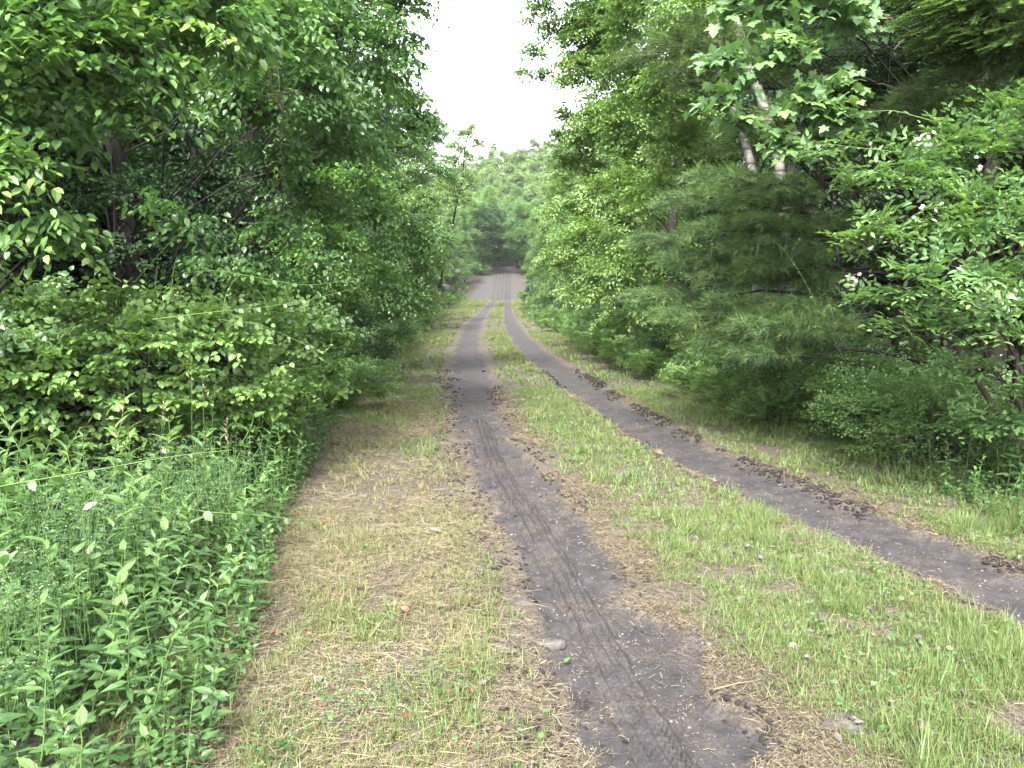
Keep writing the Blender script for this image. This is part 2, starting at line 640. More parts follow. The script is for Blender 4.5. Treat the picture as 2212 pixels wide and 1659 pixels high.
def leaf_objects(parent, tm, mat, p, d, nn, sz, ti, org, name='leaf'):
    """single leaves as objects that share five meshes of different tint"""
    ms = [lod_leaf(name + '_mesh', tm, mat, v) for v in (.15, .32, .5, .68, .85)]
    Rm = frames(d, nn)
    for i in range(len(p)):
        o = bpy.data.objects.new(name, ms[int(np.clip(ti[i] * 5, 0, 4))])
        mt = Matrix(Rm[i].tolist()).to_4x4() @ Matrix.Scale(float(sz[i]), 4)
        mt.translation = Vector((p[i] - org).tolist())
        o.matrix_basis = mt
        o.parent = parent
        COL.objects.link(o)


def in_view(p, m=.02):
    c, s = math.cos(PITCH), math.sin(PITCH)
    q = p - CAM
    f = q[:, 1] * c - q[:, 2] * s
    u = q[:, 1] * s + q[:, 2] * c
    px, py = q[:, 0] / np.maximum(f, .01) * 1670, u / np.maximum(f, .01) * 1670
    return (f > .3) & (np.abs(px) < 1106 * (1 - m)) & (np.abs(py) < 829.5 * (1 - m)), f


def hero_plant(name, label, cat, base, blobs, mat, tm, size, per_m2=22, L=.5, nleaf=9, hang=.35, droop=.25, flat=.5, inner=.45, lift=.1,
               trunk_r=.09, trunk_top=None, bark='bark', pieces=0, face=.35, upn=1., angles=((0, 0, 1), (-.6, .2, .65), (.6, .3, .65)), tintoff=0., group=None, limbs=True, crown='crown', stems=1, spread=.8):
    base = np.array([base[0], base[1], float(ground_z(base[0], base[1])) - .03])
    root = thing(name, label, cat, base, group)
    bl = np.array([list(b[:4]) + [b[4] if len(b) > 4 else .75] for b in blobs])
    P, A, LL, TT = blob_twigs(blobs, per_m2, L, flat=flat, inner=inner, lift=lift, face=face)
    zg = terrain(P[:, 0], P[:, 1])
    ok = P[:, 2] > zg + .06
    P, A, LL, TT = P[ok], A[ok], LL[ok], TT[ok]
    p, d, nn, sz, ti = sprays(P, A, LL, nleaf, size, hang, droop, angles, upn, tint=TT + tintoff, spread=spread)
    ok = p[:, 2] > terrain(p[:, 0], p[:, 1]) + .05
    p, d, nn, sz, ti = p[ok], d[ok], nn[ok], sz[ok], ti[ok]
    if pieces:
        vis, f = in_view(p)
        dist = np.linalg.norm(p - CAM, axis=1)
        # outermost and nearest leaves towards the camera
        sc_ = np.where(vis, sz / dist, 0) * np.random.default_rng(3).uniform(.75, 1.25, len(p))
        pick = np.argsort(-sc_)[:pieces]
        leaf_objects(root, tm, mat, p[pick], d[pick], nn[pick], sz[pick], ti[pick], base)
        k = np.ones(len(p), bool)
        k[pick] = False
        p, d, nn, sz, ti = p[k], d[k], nn[k], sz[k], ti[k]
    g = Geo()
    g.inst(tm, p, d, nn, sz, ti)
    c = ob(crown, g.mesh(name + '_' + crown, [mat], org=base), root)
    c['kind'] = 'stuff'
    gt = Geo()
    top = np.array(trunk_top) if trunk_top is not None else np.array([base[0], base[1], bl[:, 2].max()])
    main = None
    for s in range(stems):
        tp = top + (rng.normal(0, .25, 3) if s else 0)
        tr = bent(base + (np.array([rng.normal(0, .12), rng.normal(0, .12), 0]) if s else 0), tp, 9, 0, .05)
        main = tr if main is None else main
        gt.tube(tr, np.linspace(trunk_r, trunk_r * .3, 9), 8)
    if limbs:
        for b in bl:
            k = int(np.clip(np.argmin(np.abs(main[:, 2] - (b[2] - .5 * np.linalg.norm(b[:2] - base[:2])))), 1, 8))
            e = b[:3] + rng.normal(0, .1, 3) * b[3]
            gt.tube(bent(main[k], e, 6, .12, .08), np.linspace(trunk_r * .12, .004, 6), 5)
            for _ in range(3):
                e2 = b[:3] + sphere_dirs(1)[0] * b[3] * .8
                gt.tube(bent(main[k] * .35 + e * .65, e2, 4, .05, .06), np.linspace(trunk_r * .04, .002, 4), 4)
    twig_strips(gt, P, A, LL, droop, .0028)
    ob('trunk' if cat == 'tree' else 'stem', gt.mesh(name + '_wood', [M[bark]], True, org=base), root)
    return root


def bl(px, py, Y, rp, sq=.75):
    c = at(px, py, Y)
    return (c[0], c[1], c[2], rp / 1670 * Y, sq)


# ------------------------------------------------------------------ the ground
def axis(parts):
    a = [np.arange(s, e, st) for s, e, st in parts]
    return np.concatenate(a)


gx = axis([(-420, -60, 40), (-60, -20, 8), (-20, -8, 2), (-8, -3, .4), (-3, 4.4, .03), (4.4, 9, .4), (9, 21, 2), (21, 60, 8), (60, 421, 40)])
gy = axis([(-40, -8, 8), (-8, 1, 1.0), (1, 1.8, .1), (1.8, 6, .025), (6, 12, .06), (12, 24, .2), (24, 60, .6), (60, 90, .8), (90, 98, .4), (98, 150, 1.0), (150, 300, 6), (300, 900, 60)])
X, Y = np.meshgrid(gx, gy)
xf, yf = X.ravel(), Y.ravel()
zf = ground_z(xf, yf)
_, trk = ruts(xf, yf)
gvm = gravel_mask(xf, yf)
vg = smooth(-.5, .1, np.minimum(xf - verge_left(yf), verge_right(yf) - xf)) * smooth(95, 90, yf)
wh = np.zeros_like(xf)
for c_, w_ in ((-2.35, .16), (-1.75, .10), (-1.3, .14), (-.75, .18), (-.3, .1)):
    wh = np.maximum(wh, np.exp(-((xf - c_ - .25 * (fbm(yf * .08, yf * 0 + c_, 2) - .5)) / w_) ** 2) * (.45 + .5 * vnoise(yf * .2, yf * 0 + c_ * 9, 3)))
nx = len(gx)
ii = (np.arange(len(gy) - 1)[:, None] * nx + np.arange(nx - 1)[None]).ravel()
Q = np.stack([ii, ii + 1, ii + nx + 1, ii + nx], 1)
qt, qg = trk[Q].mean(1), gvm[Q].mean(1)
qx = xf[Q].mean(1)
qmid = (left_track(yf[Q].mean(1)) + right_track(yf[Q].mean(1))) / 2
cls = np.where(qg > .5, 3, np.where(qt > .5, np.where(qx < qmid, 1, 2), 0))
_u = xf - left_track(yf) + .02 - .05 * (vnoise(yf * .5, 0 * yf, 77) - .5)
zf = zf - .04 * smooth(.10, .07, np.abs(_u)) * smooth(9.5, 9.0, yf) * smooth(1.8, 1.9, yf)
GV = np.stack([xf, yf, zf], 1)
for k, nm in ((0, 'ground'), (1, 'wheel_track'), (2, 'wheel_track'), (3, 'gravel_road')):
    q = Q[cls == k]
    F = np.concatenate([q[:, [0, 1, 2]], q[:, [0, 2, 3]]])
    u, inv = np.unique(F, return_inverse=True)
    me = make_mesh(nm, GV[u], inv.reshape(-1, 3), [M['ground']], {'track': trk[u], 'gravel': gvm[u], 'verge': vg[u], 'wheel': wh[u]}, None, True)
    o = ob(nm, me)
    o['kind'] = 'structure'
    o['label'] = ['bare soil and litter under the verges and woods', 'left muddy wheel track with tyre tread printed along it', 'right dark dirt wheel track curving past the shrubs', 'pale gravel road climbing into the trees'][k]


# ------------------------------------------------------------------ grass, straw, clover, clods, pebbles
def frustum_pts(n, y0, y1, r, pw=1.0):
    y = y0 + (y1 - y0) * r.random(n) ** pw
    lo = np.maximum(verge_left(y) - .25, -(y * .68 + .1))
    hi = np.minimum(verge_right(y) + .35, y * .68 + .1)
    return lo + (hi - lo) * r.random(n), y


def grass_cover(x, y):
    """0..1 how much grass grows, and how green it is"""
    lt, rt = left_track(y), right_track(y)
    _, m = ruts(x, y)
    n1 = fbm(x * 1.3, y * 1.1, 31)
    n2 = fbm(x * 4.5, y * 4.0, 37)
    left = smooth(lt - .32, lt - .75, x)
    centre = smooth(lt + .36, lt + .85, x) * smooth(rt - .30, rt - .5, x)
    right = smooth(rt + .34, rt + .55, x)
    cover = np.maximum(np.maximum(left * 1.15, centre), right)
    cover = cover * (1 - m) * smooth(.2, .55, n2 + .35 * (n1 - .4))
    dry = left * smooth(.42, .66, n1 + .25 * smooth(1.6, 4, y) * smooth(9, 5, y)) * smooth(16, 9, y)
    green = np.clip(.90 - .60 * dry - .18 * (n2 - .5) - .2 * smooth(8, 30, y), 0, 1)
    return np.clip(cover * (1.05 - .55 * dry), 0, 1), green


def add_grass():
    r = np.random.default_rng(5)
    g = Geo()
    for n, y0, y1, h, w, pw in ((300000, 1.9, 5.2, .062, .0036, .8), (200000, 5.2, 12, .068, .0065, .8), (90000, 12, 30, .085, .014, .8), (60000, 30, 93, .12, .035, .7)):
        nb = 9
        cx, cy = frustum_pts(n // nb, y0, y1, r, pw)
        c, gr = grass_cover(cx, cy)
        k = r.random(n // nb) < c
        cx, cy, gr = cx[k], cy[k], gr[k]
        m_ = len(cx)
        tall = smooth(.5, .72, fbm(cx * 3.1, cy * 3.1, 51))
        side = np.maximum(verge_left(cy) + .35 - cx, cx - verge_right(cy) + .45)
        hc = h * .62 * np.exp(r.normal(0, .36, m_)) * (1 + .75 * tall + .8 * smooth(.1, .5, side)) * (.65 + .45 * gr)
        tc = gr + r.normal(0, .10, m_)
        spread = np.repeat(.020 + .05 * w * 10, m_)
        a0 = r.uniform(0, 2 * np.pi, (m_, nb))
        rr = np.sqrt(r.random((m_, nb))) * spread[:, None] * (1 + .02 * cy[:, None])
        x = (cx[:, None] + rr * np.cos(a0)).ravel()
        y = (cy[:, None] + rr * np.sin(a0)).ravel()
        n_ = len(x)
        out = np.stack([np.cos(a0), np.sin(a0)], -1).reshape(-1, 2)
        hh = np.repeat(hc, nb) * r.uniform(.5, 1.25, n_)
        lean = out * r.uniform(.2, 1.3, (n_, 1)) + r.normal(0, .6, (n_, 2))
        d = nz(np.concatenate([lean, np.ones((n_, 1))], 1))
        nn = np.stack([-d[:, 0] - .3 * out[:, 0], -d[:, 1] - .3 * out[:, 1], np.full(n_, .6)], 1) + r.normal(0, .3, (n_, 3))
        p = np.stack([x, y, ground_z(x, y) - .004], 1)
        ti = np.clip(np.repeat(tc, nb) + r.normal(0, .13, n_) - .5 * (r.random(n_) < .10), 0, 1)
        g.inst(BLADE, p, d, nn, hh, ti, wide=w / hh * r.uniform(.7, 1.3, n_))
    o = ob('grass', g.mesh('grass', [M['grass']]))
    tag(o, 'short green and yellowed grass on the verges and centre strip', None, None, 'stuff')
    print('grass tris', g.tris())


def add_straw():
    r = np.random.default_rng(6)
    g = Geo()
    for n, y0, y1, w, ln in ((80000, 1.9, 5.5, .0020, .06), (40000, 5.5, 12, .0036, .07), (8000, 12, 24, .008, .09)):
        x, y = frustum_pts(n, y0, y1, r, .8)
        lt, rt = left_track(y), right_track(y)
        c, gr = grass_cover(x, y)
        _, m = ruts(x, y)
        n1 = fbm(x * 2.3, y * 2.3, 71)
        left = smooth(lt - .3, lt - .6, x)
        edge = np.exp(-((x - lt - .5) / .17) ** 2) + .55 * np.exp(-((x - rt + .45) / .1) ** 2) + .45 * np.exp(-((x - lt + .42) / .18) ** 2)
        pr = np.clip(left * (.22 + .95 * (1 - gr)) + edge * .8 * smooth(.45, .68, n1) + .18 * (1 - left), 0, 1) * (1 - .93 * m) + .16 * m * smooth(.3, .7, n1)
        k = r.random(n) < pr
        x, y = x[k], y[k]
        n_ = len(x)
        a = r.uniform(0, 2 * np.pi, n_)
        a = np.where(r.random(n_) < .5, a, 2.2 + r.normal(0, .5, n_) + 2.5 * fbm(x * 1.5, y * 1.5, 81))
        d = np.stack([np.cos(a), np.sin(a), r.normal(.04, .14, n_)], 1)
        nn = UP + r.normal(0, .3, (n_, 3))
        onm = ruts(x, y)[1]
        eg = np.exp(-((x - lt[k] - .5) / .25) ** 2)
        l_ = ln * r.uniform(.35, 1.6, n_) * (1 - .72 * onm) * (1 - .5 * eg)
        p = np.stack([x, y, ground_z(x, y) + (.004 + r.random(n_) ** 2 * .045 * (1 - onm))], 1)
        ti = np.clip(.52 - .25 * eg + .35 * (fbm(x * 2, y * 2, 91) - .5) + r.normal(0, .2, n_), 0, 1)
        g.inst(STRIP, p, d, nn, l_, ti, wide=w / l_)
    n = 150000
    y = 1.9 + 9.5 * r.random(n) ** 1.3
    lt, rt = left_track(y), right_track(y)
    w_ = r.random(n)
    x = np.where(w_ < .45, lt + .42 + r.normal(0, .22, n), np.where(w_ < .65, lt - .5 + r.normal(0, .2, n), np.where(w_ < .9, rt - .38 + r.normal(0, .12, n), rt + .45 + r.normal(0, .1, n))))
    pr = smooth(.40, .58, fbm(x * 3.0, y * 2.4, 171)) * (.10 + .90 * (1 - ruts(x, y)[1]))
    k = (r.random(n) < pr) & (np.abs(x) < y * .69 + .1)
    x, y = x[k], y[k]
    n_ = len(x)
    a = r.uniform(0, 6.3, n_)
    l_ = r.uniform(.008, .028, n_) * (1 + y / 12)
    p = np.stack([x, y, ground_z(x, y) + .002 + .012 * r.random(n_)], 1)
    g.inst(STRIP, p, np.stack([np.cos(a), np.sin(a), r.normal(.1, .3, n_)], 1), UP + r.normal(0, .4, (n_, 3)), l_, np.clip(.24 + .5 * (fbm(x * 1.7, y * 1.7, 181) - .4) + r.normal(0, .2, n_), 0, 1), wide=(.0016 + .0003 * y) / l_)
    o = ob('straw', g.mesh('straw', [M['straw']]))
    tag(o, 'tan cut grass lying dry over the left verge and track edges', None, None, 'stuff')
    print('straw tris', g.tris())


def add_clover():
    r = np.random.default_rng(8)
    g = Geo()
    n = 42000
    x, y = frustum_pts(n, 1.9, 14, r, .75)
    c, gr = grass_cover(x, y)
    patch = smooth(.5, .66, fbm(x * 2.2 + 9, y * 2.2, 101)) + .6 * smooth(verge_right(y) - .9, verge_right(y) - .2, x)
    k = r.random(n) < np.clip(c * gr * patch, 0, 1)
    x, y = x[k], y[k]
    n_ = len(x)
    a = r.uniform(0, 2 * np.pi, n_)
    d = np.stack([np.cos(a), np.sin(a), r.normal(.15, .25, n_)], 1)
    p = np.stack([x, y, ground_z(x, y) + r.uniform(.01, .07, n_)], 1)
    g.inst(leaf4(.40), p, d, UP + r.normal(0, .35, (n_, 3)), r.uniform(.014, .034, n_), np.clip(r.normal(.5, .2, n_), 0, 1))
    o = ob('clover', g.mesh('clover', [M['weed']]))
    tag(o, 'low clover and small broad leaves growing through the grass', None, None, 'stuff')


_t = (1 + 5 ** .5) / 2
ICO = T(nz(np.array([(-1, _t, 0), (1, _t, 0), (-1, -_t, 0), (1, -_t, 0), (0, -1, _t), (0, 1, _t), (0, -1, -_t), (0, 1, -_t), (_t, 0, -1), (_t, 0, 1), (-_t, 0, -1), (-_t, 0, 1)], float)),
        [(0, 11, 5), (0, 5, 1), (0, 1, 7), (0, 7, 10), (0, 10, 11), (1, 5, 9), (5, 11, 4), (11, 10, 2), (10, 7, 6), (7, 1, 8), (3, 9, 4), (3, 4, 2), (3, 2, 6), (3, 6, 8), (3, 8, 9), (4, 9, 5), (2, 4, 11), (6, 2, 10), (8, 6, 7), (9, 8, 1)])


def lumps(g, x, y, s, r, sink=.3, squash=.6, mat=0):
    n = len(x)
    p = np.stack([x, y, ground_z(x, y) + s * squash * (1 - sink) * .5], 1)
    a = r.uniform(0, 2 * np.pi, n)
    d = np.stack([np.cos(a), np.sin(a), r.normal(0, .2, n)], 1)
    tv, tf = ICO
    Rm = frames(d, UP + r.normal(0, .3, (n, 3)))
    sv = tv[None] * r.uniform(.65, 1.25, (n, 12, 1)) * s[:, None, None] * np.array([1, 1.1, squash])
    v = np.einsum('nij,nkj->nki', Rm, sv) + p[:, None]
    g.add(v.reshape(-1, 3), (tf[None] + (np.arange(n) * 12)[:, None, None]).reshape(-1, 3), np.repeat(r.random(n), 12), mat)


def add_clods():
    r = np.random.default_rng(9)
    g = Geo()
    y = 1.9 + 13 * r.random(9000) ** 1.6
    w = r.random(9000)
    s = r.uniform(.005, .017, 9000) * r.random(9000) ** .6 * (1 + y / 14)
    x = np.where(w < .5, right_track(y) + HALF + .06 + r.normal(0, .055, 9000), np.where(w < .65, right_track(y) - HALF - .03 + r.normal(0, .06, 9000), np.where(w < .8, left_track(y) + HALF + .07 + r.normal(0, .07, 9000), left_track(y) - HALF - .1 + r.normal(0, .12, 9000))))
    k = fbm(x * 2, y * 2, 15) > .42
    lumps(g, x[k], y[k], s[k], r)
    o = ob('soil_clods', g.mesh('soil_clods', [M['clod']]))
    tag(o, 'dark crumbs of soil thrown up along the wheel tracks', None, None, 'stuff')
    # tyre print: a finely meshed strip of mud with notched grooves
    yy = np.concatenate([np.arange(1.85, 5.2, .0075), np.arange(5.2, 9.6, .02)])
    uu = np.linspace(-.105, .105, 64)
    U_, Y_ = np.meshgrid(uu, yy)
    U_, Y_ = U_.ravel(), Y_.ravel()
    X_ = left_track(Y_) - .02 + .05 * (vnoise(Y_ * .5, 0 * Y_, 77) - .5) + U_
    zz = ground_z(X_, Y_)
    keep_ = .25 + .75 * smooth(.30, .45, fbm(X_ * 2.2, Y_ * 1.1, 19))
    ph = np.abs((Y_ / .036) % 1 - .5) * 2
    pat = 0
    for c, w in ((-.052, .9), (.004, .55), (.048, 1.0)):
        wob = .006 * (vnoise(Y_ * 9, 0 * Y_ + c, 5) - .5)
        q_ = (U_ - c - wob - .007 * (ph > .55)) / .0075
        pat = pat + w * np.exp(-q_ ** 4) * (.6 + .4 * (ph > .4)) - .22 * np.exp(-((np.abs(q_) - 2.0) / .7) ** 2)
    pat = pat + .22 * (((Y_ + .6 * np.abs(U_)) / .036) % 1 < .35) * (np.abs(U_) < .07)
    dz = .014 - .032 * np.clip(pat, -.3, 1.1) * keep_ + .006 * (fbm(X_ * 60, Y_ * 60, 4, 2) - .5) - .022 * smooth(.06, .10, np.abs(U_) + .02 * (vnoise(Y_ * 12, U_ * 0, 8) - .5)) 
    dz = dz - .02 * (smooth(8.6, 9.5, Y_))
    nu = len(uu)
    i0 = (np.arange(len(yy) - 1)[:, None] * nu + np.arange(nu - 1)[None]).ravel()
    F_ = np.concatenate([np.stack([i0, i0 + 1, i0 + nu + 1], 1), np.stack([i0, i0 + nu + 1, i0 + nu], 1)])
    one = np.ones(len(zz))
    o = ob('tyre_print', make_mesh('tyre_print', np.stack([X_, Y_, zz + dz], 1), F_, [M['ground']], {'track': one, 'gravel': one * 0, 'verge': one, 'wheel': one * 0}, None, True))
    tag(o, 'notched tyre print pressed into the mud of the left wheel track', None, None, 'structure')
    g = Geo()
    n = 2600
    y = 1.9 + 12 * r.random(n) ** 1.5
    x = np.where(r.random(n) < .5, left_track(y), right_track(y)) + r.normal(0, .22, n)
    lumps(g, x, y, r.uniform(.0015, .007, n) * r.random(n) ** .6 + .001, r)
    o = ob('pebbles', g.mesh('pebbles', [M['pebble']]))
    tag(o, 'pale specks of gravel scattered on both wheel tracks', None, None, 'stuff')


add_grass()
add_straw()
add_clover()
add_clods()

# ------------------------------------------------------------------ the trees nearest on the left
FAN = ((0, 0, 1), (-.55, .15, .7), (.55, .25, .7), (-.9, .4, .45), (.9, .5, .45))
hero_plant('alder_tree', 'broadleaf tree with large drooping leaves hanging in at the upper left corner', 'tree', (-4.6, 5.4),
           [bl(40, 60, 4.5, 170), bl(230, 110, 4.8, 160), bl(420, 40, 5.2, 150), bl(110, 250, 4.8, 120), bl(20, 360, 4.5, 100), bl(90, 470, 4.6, 60),
            bl(290, 230, 5.0, 90), bl(150, 520, 4.9, 45), bl(100, -130, 4.6, 150), bl(360, -110, 5.2, 150), bl(-120, 200, 4.6, 160), bl(-150, 500, 5, 120)],
           M['left'], OVATE, .088, per_m2=17, L=.6, nleaf=11, angles=FAN, tintoff=.08, hang=.6, droop=.35, trunk_r=.10, trunk_top=(-4.4, 5.6, 6.5), pieces=300, face=.5)
hero_plant('alder_tree', 'broadleaf tree with layered drooping sprays above the dark hollow on the left', 'tree', (-4.5, 8.6),
           [bl(560, 50, 6.6, 160), bl(640, 210, 7, 140), bl(760, 110, 8, 160), bl(720, 320, 8, 120), bl(520, 200, 6.6, 90), bl(600, 330, 7, 60),
            bl(830, 250, 9.5, 110), bl(660, 420, 8, 80), bl(350, 440, 6, 45, .5), bl(430, 475, 6.2, 45, .5), bl(600, 480, 7.4, 50, .5), bl(470, 560, 7, 60, .5), bl(560, 570, 7.4, 60, .5),
            bl(760, 450, 8.5, 90), bl(560, -130, 6.8, 150), bl(760, -110, 8, 150)],
           M['left'], OVATE, .080, per_m2=17, L=.62, nleaf=12, angles=FAN, tintoff=.1, hang=.6, droop=.4, trunk_r=.11, trunk_top=(-4.1, 8.6, 8), face=.5)
hero_plant('alder_tree', 'tall leafy tree whose crown leans out against the white sky left of the path', 'tree', (-4.4, 12.6),
           [bl(780, 60, 12, 110), bl(805, 165, 12.5, 45), bl(735, 250, 12, 85), bl(760, 420, 11, 110), bl(780, 350, 13, 80), bl(700, 540, 10, 100),
            bl(790, 610, 12, 90), bl(860, 520, 14, 90), bl(880, 15, 12, 50), bl(890, 80, 12.3, 22), bl(730, 650, 10.5, 70), bl(860, 630, 14, 70), bl(840, -150, 12, 200), bl(700, -100, 12, 200), bl(640, 620, 9.5, 70)],
           M['left'], OV4, .085, per_m2=18, L=.6, nleaf=11, angles=FAN, hang=.5, droop=.35, tintoff=.14, trunk_r=.13, trunk_top=(-4.0, 12.6, 10), face=.5)

# ------------------------------------------------------------------ edge trees built once and copied along the road
def tree_variant(name, mat, seed, H=8.5, W=2.1, nb=38, leaf=.115, per=13, L=.7, low=.5, tm=OV2, bark='bark', pointed=.5, nleaf=7):
    r = np.random.default_rng(seed)
    blobs = []
    for i in range(nb):
        t = (i + r.random()) / nb
        z = low + (H - low) * t
        prof = W * (np.sin(np.pi * np.clip(.22 + .78 * t, 0, 1)) ** .6) * (1 - pointed * .5 * t)
        a = r.uniform(0, 2 * np.pi)
        rad = prof * r.uniform(.35, .85)
        b = r.uniform(.38, .78) * W / 2.1
        blobs.append((rad * np.cos(a), rad * np.sin(a), z, b, r.uniform(.6, .9)))
    P, A, LL, TT = blob_twigs(blobs, per, L, r, flat=.5, inner=.5, lift=.15)
    k = P[:, 2] > .1
    P, A, LL, TT = P[k], A[k], LL[k], TT[k]
    p, d, nn, sz, ti = sprays(P, A, LL, nleaf, leaf, .4, .3, r=r, tint=TT)
    g = Geo()
    g.inst(tm, p, d, nn, sz, ti)
    gt = Geo()
    tr = bent((0, 0, -.2), (r.normal(0, .2), r.normal(0, .2), H * .95), 9, 0, .04, r)
    gt.tube(tr, np.linspace(.022 * W + .02, .010, 9), 7)
    for b in blobs:
        k = int(np.clip(np.argmin(np.abs(tr[:, 2] - (b[2] - .5))), 0, 8))
        gt.tube(bent(tr[k], b[:3], 5, .1, .08, r), np.linspace(.02, .004, 5), 4)
    print(name, 'tris', g.tris())
    return gt.mesh(name + '_trunk', [M[bark]], True), g.mesh(name + '_crown', [M[mat]])


def place_tree(name, var, x, y, label, group=None, rz=0., sc=1., lean=(0, 0)):
    t = thing(name, label, 'tree', (x, y, float(terrain(x, y)) - .05), group, rz, sc)
    t.rotation_euler = (lean[0], lean[1], rz)
    ob('trunk', var[0], t)
    c = ob('crown', var[1], t)
    c['kind'] = 'stuff'
    return t


LV = [tree_variant('edge_tree', 'left', 101), tree_variant('edge_tree', 'right', 102, 9, 2.3), tree_variant('edge_tree', 'right', 103, 8), tree_variant('edge_tree', 'right', 104, 9.5, 2.4, pointed=.9)]
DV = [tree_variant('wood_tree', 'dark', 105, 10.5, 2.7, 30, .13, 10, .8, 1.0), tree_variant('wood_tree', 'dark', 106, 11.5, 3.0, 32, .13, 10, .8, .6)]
FV = [tree_variant('hill_tree', 'far', 107, 11, 3.6, 22, .34, 2.0, 1.2, 3, pointed=.2), tree_variant('hill_tree', 'far', 108, 12, 4.0, 24, .34, 2.0, 1.2, 3, pointed=.2), tree_variant('hill_tree', 'far', 109, 13, 3.4, 22, .34, 2.0, 1.2, 3, pointed=.4)]

LEFT_ROW = [(-5.0, 16.5, 1, .93, 'leafy tree just past the leaning tree on the left verge'),
            (-4.9, 20.5, 0, .95, 'leafy tree on the left verge, lower than the leaning tree before it'),
            (-4.2, 25.5, 2, 1.1, 'bright green pointed tree on the left edge standing above its neighbours'),
            (-4.5, 30.5, 1, 1.0, 'round leafy tree midway along the left edge of the path'),
            (-5.4, 37.0, 0, 1.15, 'leafy tree on the left side where the verge narrows'),
            (-6.2, 44.0, 2, 1.35, 'paler leafy tree far along the left edge of the path'),
            (-7.2, 52.0, 1, 1.2, 'small looking far tree on the left edge below the sparse tall tree'),
            (-7.6, 60.0, 0, 1.2, 'far left tree beside the last stretch of grass'),
            (-8.0, 70.0, 2, 1.05, 'far left tree close before the gravel begins'),
            (-8.6, 81.0, 1, 1.1, 'far left tree at the corner where the grass ends')]
for i, (x, y, v, s, lab) in enumerate(LEFT_ROW):
    place_tree('broadleaf_tree', LV[v], x, y, lab, 'trees along the left edge', i * 1.7, s, (0, .17 if 1 < i < 7 else .06))
RIGHT_ROW = [(4.9, 22.0, 2, 1.0, 'bright leafy tree on the right edge behind the birch wall'),
             (4.6, 27.0, 3, .98, 'tall pointed leafy tree on the right edge'),
             (4.4, 33.0, 2, 1.1, 'leafy tree midway along the right edge of the path'),
             (4.2, 40.0, 3, 1.08, 'tall bright tree on the right where the track straightens'),
             (3.9, 48.0, 2, 1.2, 'round bright tree far along the right edge'),
             (3.7, 57.0, 3, 1.1, 'pointed far tree on the right edge of the grass'),
             (3.7, 67.0, 2, 1.15, 'far right tree beside the last stretch of grass'),
             (4.2, 79.0, 3, 1.05, 'far right tree close before the gravel begins')]
for i, (x, y, v, s, lab) in enumerate(RIGHT_ROW):
    place_tree('broadleaf_tree', LV[v], x, y, lab, 'trees along the right edge', i * 2.1 + 1, s)
# by the gravel road
r_ = np.random.default_rng(21)
for i, (x, y, v, s) in enumerate([(-8.8, 92, 0, 1.1), (-8.0, 101, 1, 1.2), (-6.8, 110, 0, 1.2), (-5.6, 119, 1, 1.25), (-4.6, 127, 0, 1.25), (-3.9, 133, 1, 1.35), (-3.5, 139, 0, 1.35), (-3.2, 144, 1, 1.3), (-1.6, 147, 1, 1.4), (-3.2, 150, 1, 1.3), (.4, 149, 0, 1.35), (-2.4, 154, 0, 1.4), (-.4, 155, 1, 1.4),
                                  (5.8, 92, 2, 1.1), (4.4, 101, 3, 1.1), (3.4, 110, 2, 1.2), (3.2, 119, 1, 1.25), (2.2, 127, 2, 1.25), (1.3, 133, 0, 1.35), (.7, 139, 1, 1.35), (.5, 144, 0, 1.3)]):
    place_tree('broadleaf_tree', DV[v % 2] if x in (-1.6, -3.2, .4) else LV[2 + v % 2] if y > 130 else LV[v], x, y, 'leafy tree leaning over the pale gravel road as it climbs', 'trees closing over the gravel road', i * 1.3, s * (.55 if x in (-1.6, -3.2, .4) else 1))
AV = [tree_variant('arching_tree', 'dark', 121, 9.5, 3.0, 40, .13, 11, .8, 3.0, pointed=.1), tree_variant('arching_tree', 'left', 122, 10, 3.0, 40, .13, 11, .8, 3.0, pointed=.1)]  # dark variant carries the tunnel's shade in its leaf colour
for i in range(14):
    y = 119 + (i // 2) * 4.8
    x = (-4.4 if i % 2 == 0 else 1.4) + (.5 if y > 127 else 0) * (1 if i % 2 == 0 else -1)
    place_tree('arching_tree', AV[i % 2 if i < 6 else 0], x, y, 'tree whose crown arches over the top of the gravel road', 'trees arching over the gravel road', i * 1.1, 1.05)
# deep wood behind both edges
for i in range(150):
    left = i % 2 == 0
    y = 3.5 + (i // 2) * 1.35 + r_.uniform(-.6, .6)
    k = i // 2 % 3
    o_ = [2.6, 5.0, 8.0][k] + r_.uniform(-.5, .5)
    x = float(verge_left(y)) - 1.8 - o_ if left else float(verge_right(y)) + 1.9 + o_
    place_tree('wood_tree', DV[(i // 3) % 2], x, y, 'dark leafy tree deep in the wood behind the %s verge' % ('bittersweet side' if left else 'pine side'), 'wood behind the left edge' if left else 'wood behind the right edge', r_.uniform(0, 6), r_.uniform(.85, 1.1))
for i in range(110):  # outer rows of the wood, added to block low skylight from the sides
    left = i % 2 == 0
    y = -1 + (i // 2) * 1.9 + r_.uniform(-1, 1)
    o_ = [12.0, 17.5, 24.0][i // 2 % 3] + r_.uniform(-1.5, 1.5)
    x = float(verge_left(y)) - o_ if left else float(verge_right(y)) + o_
    place_tree('wood_tree', DV[(i // 3) % 2], x, y, 'big dark tree far back in the wood on the %s, added to block skylight' % ('bittersweet side' if left else 'pine side'), 'added far back wood on the left' if left else 'added far back wood on the right', r_.uniform(0, 6), r_.uniform(1.25, 1.6))
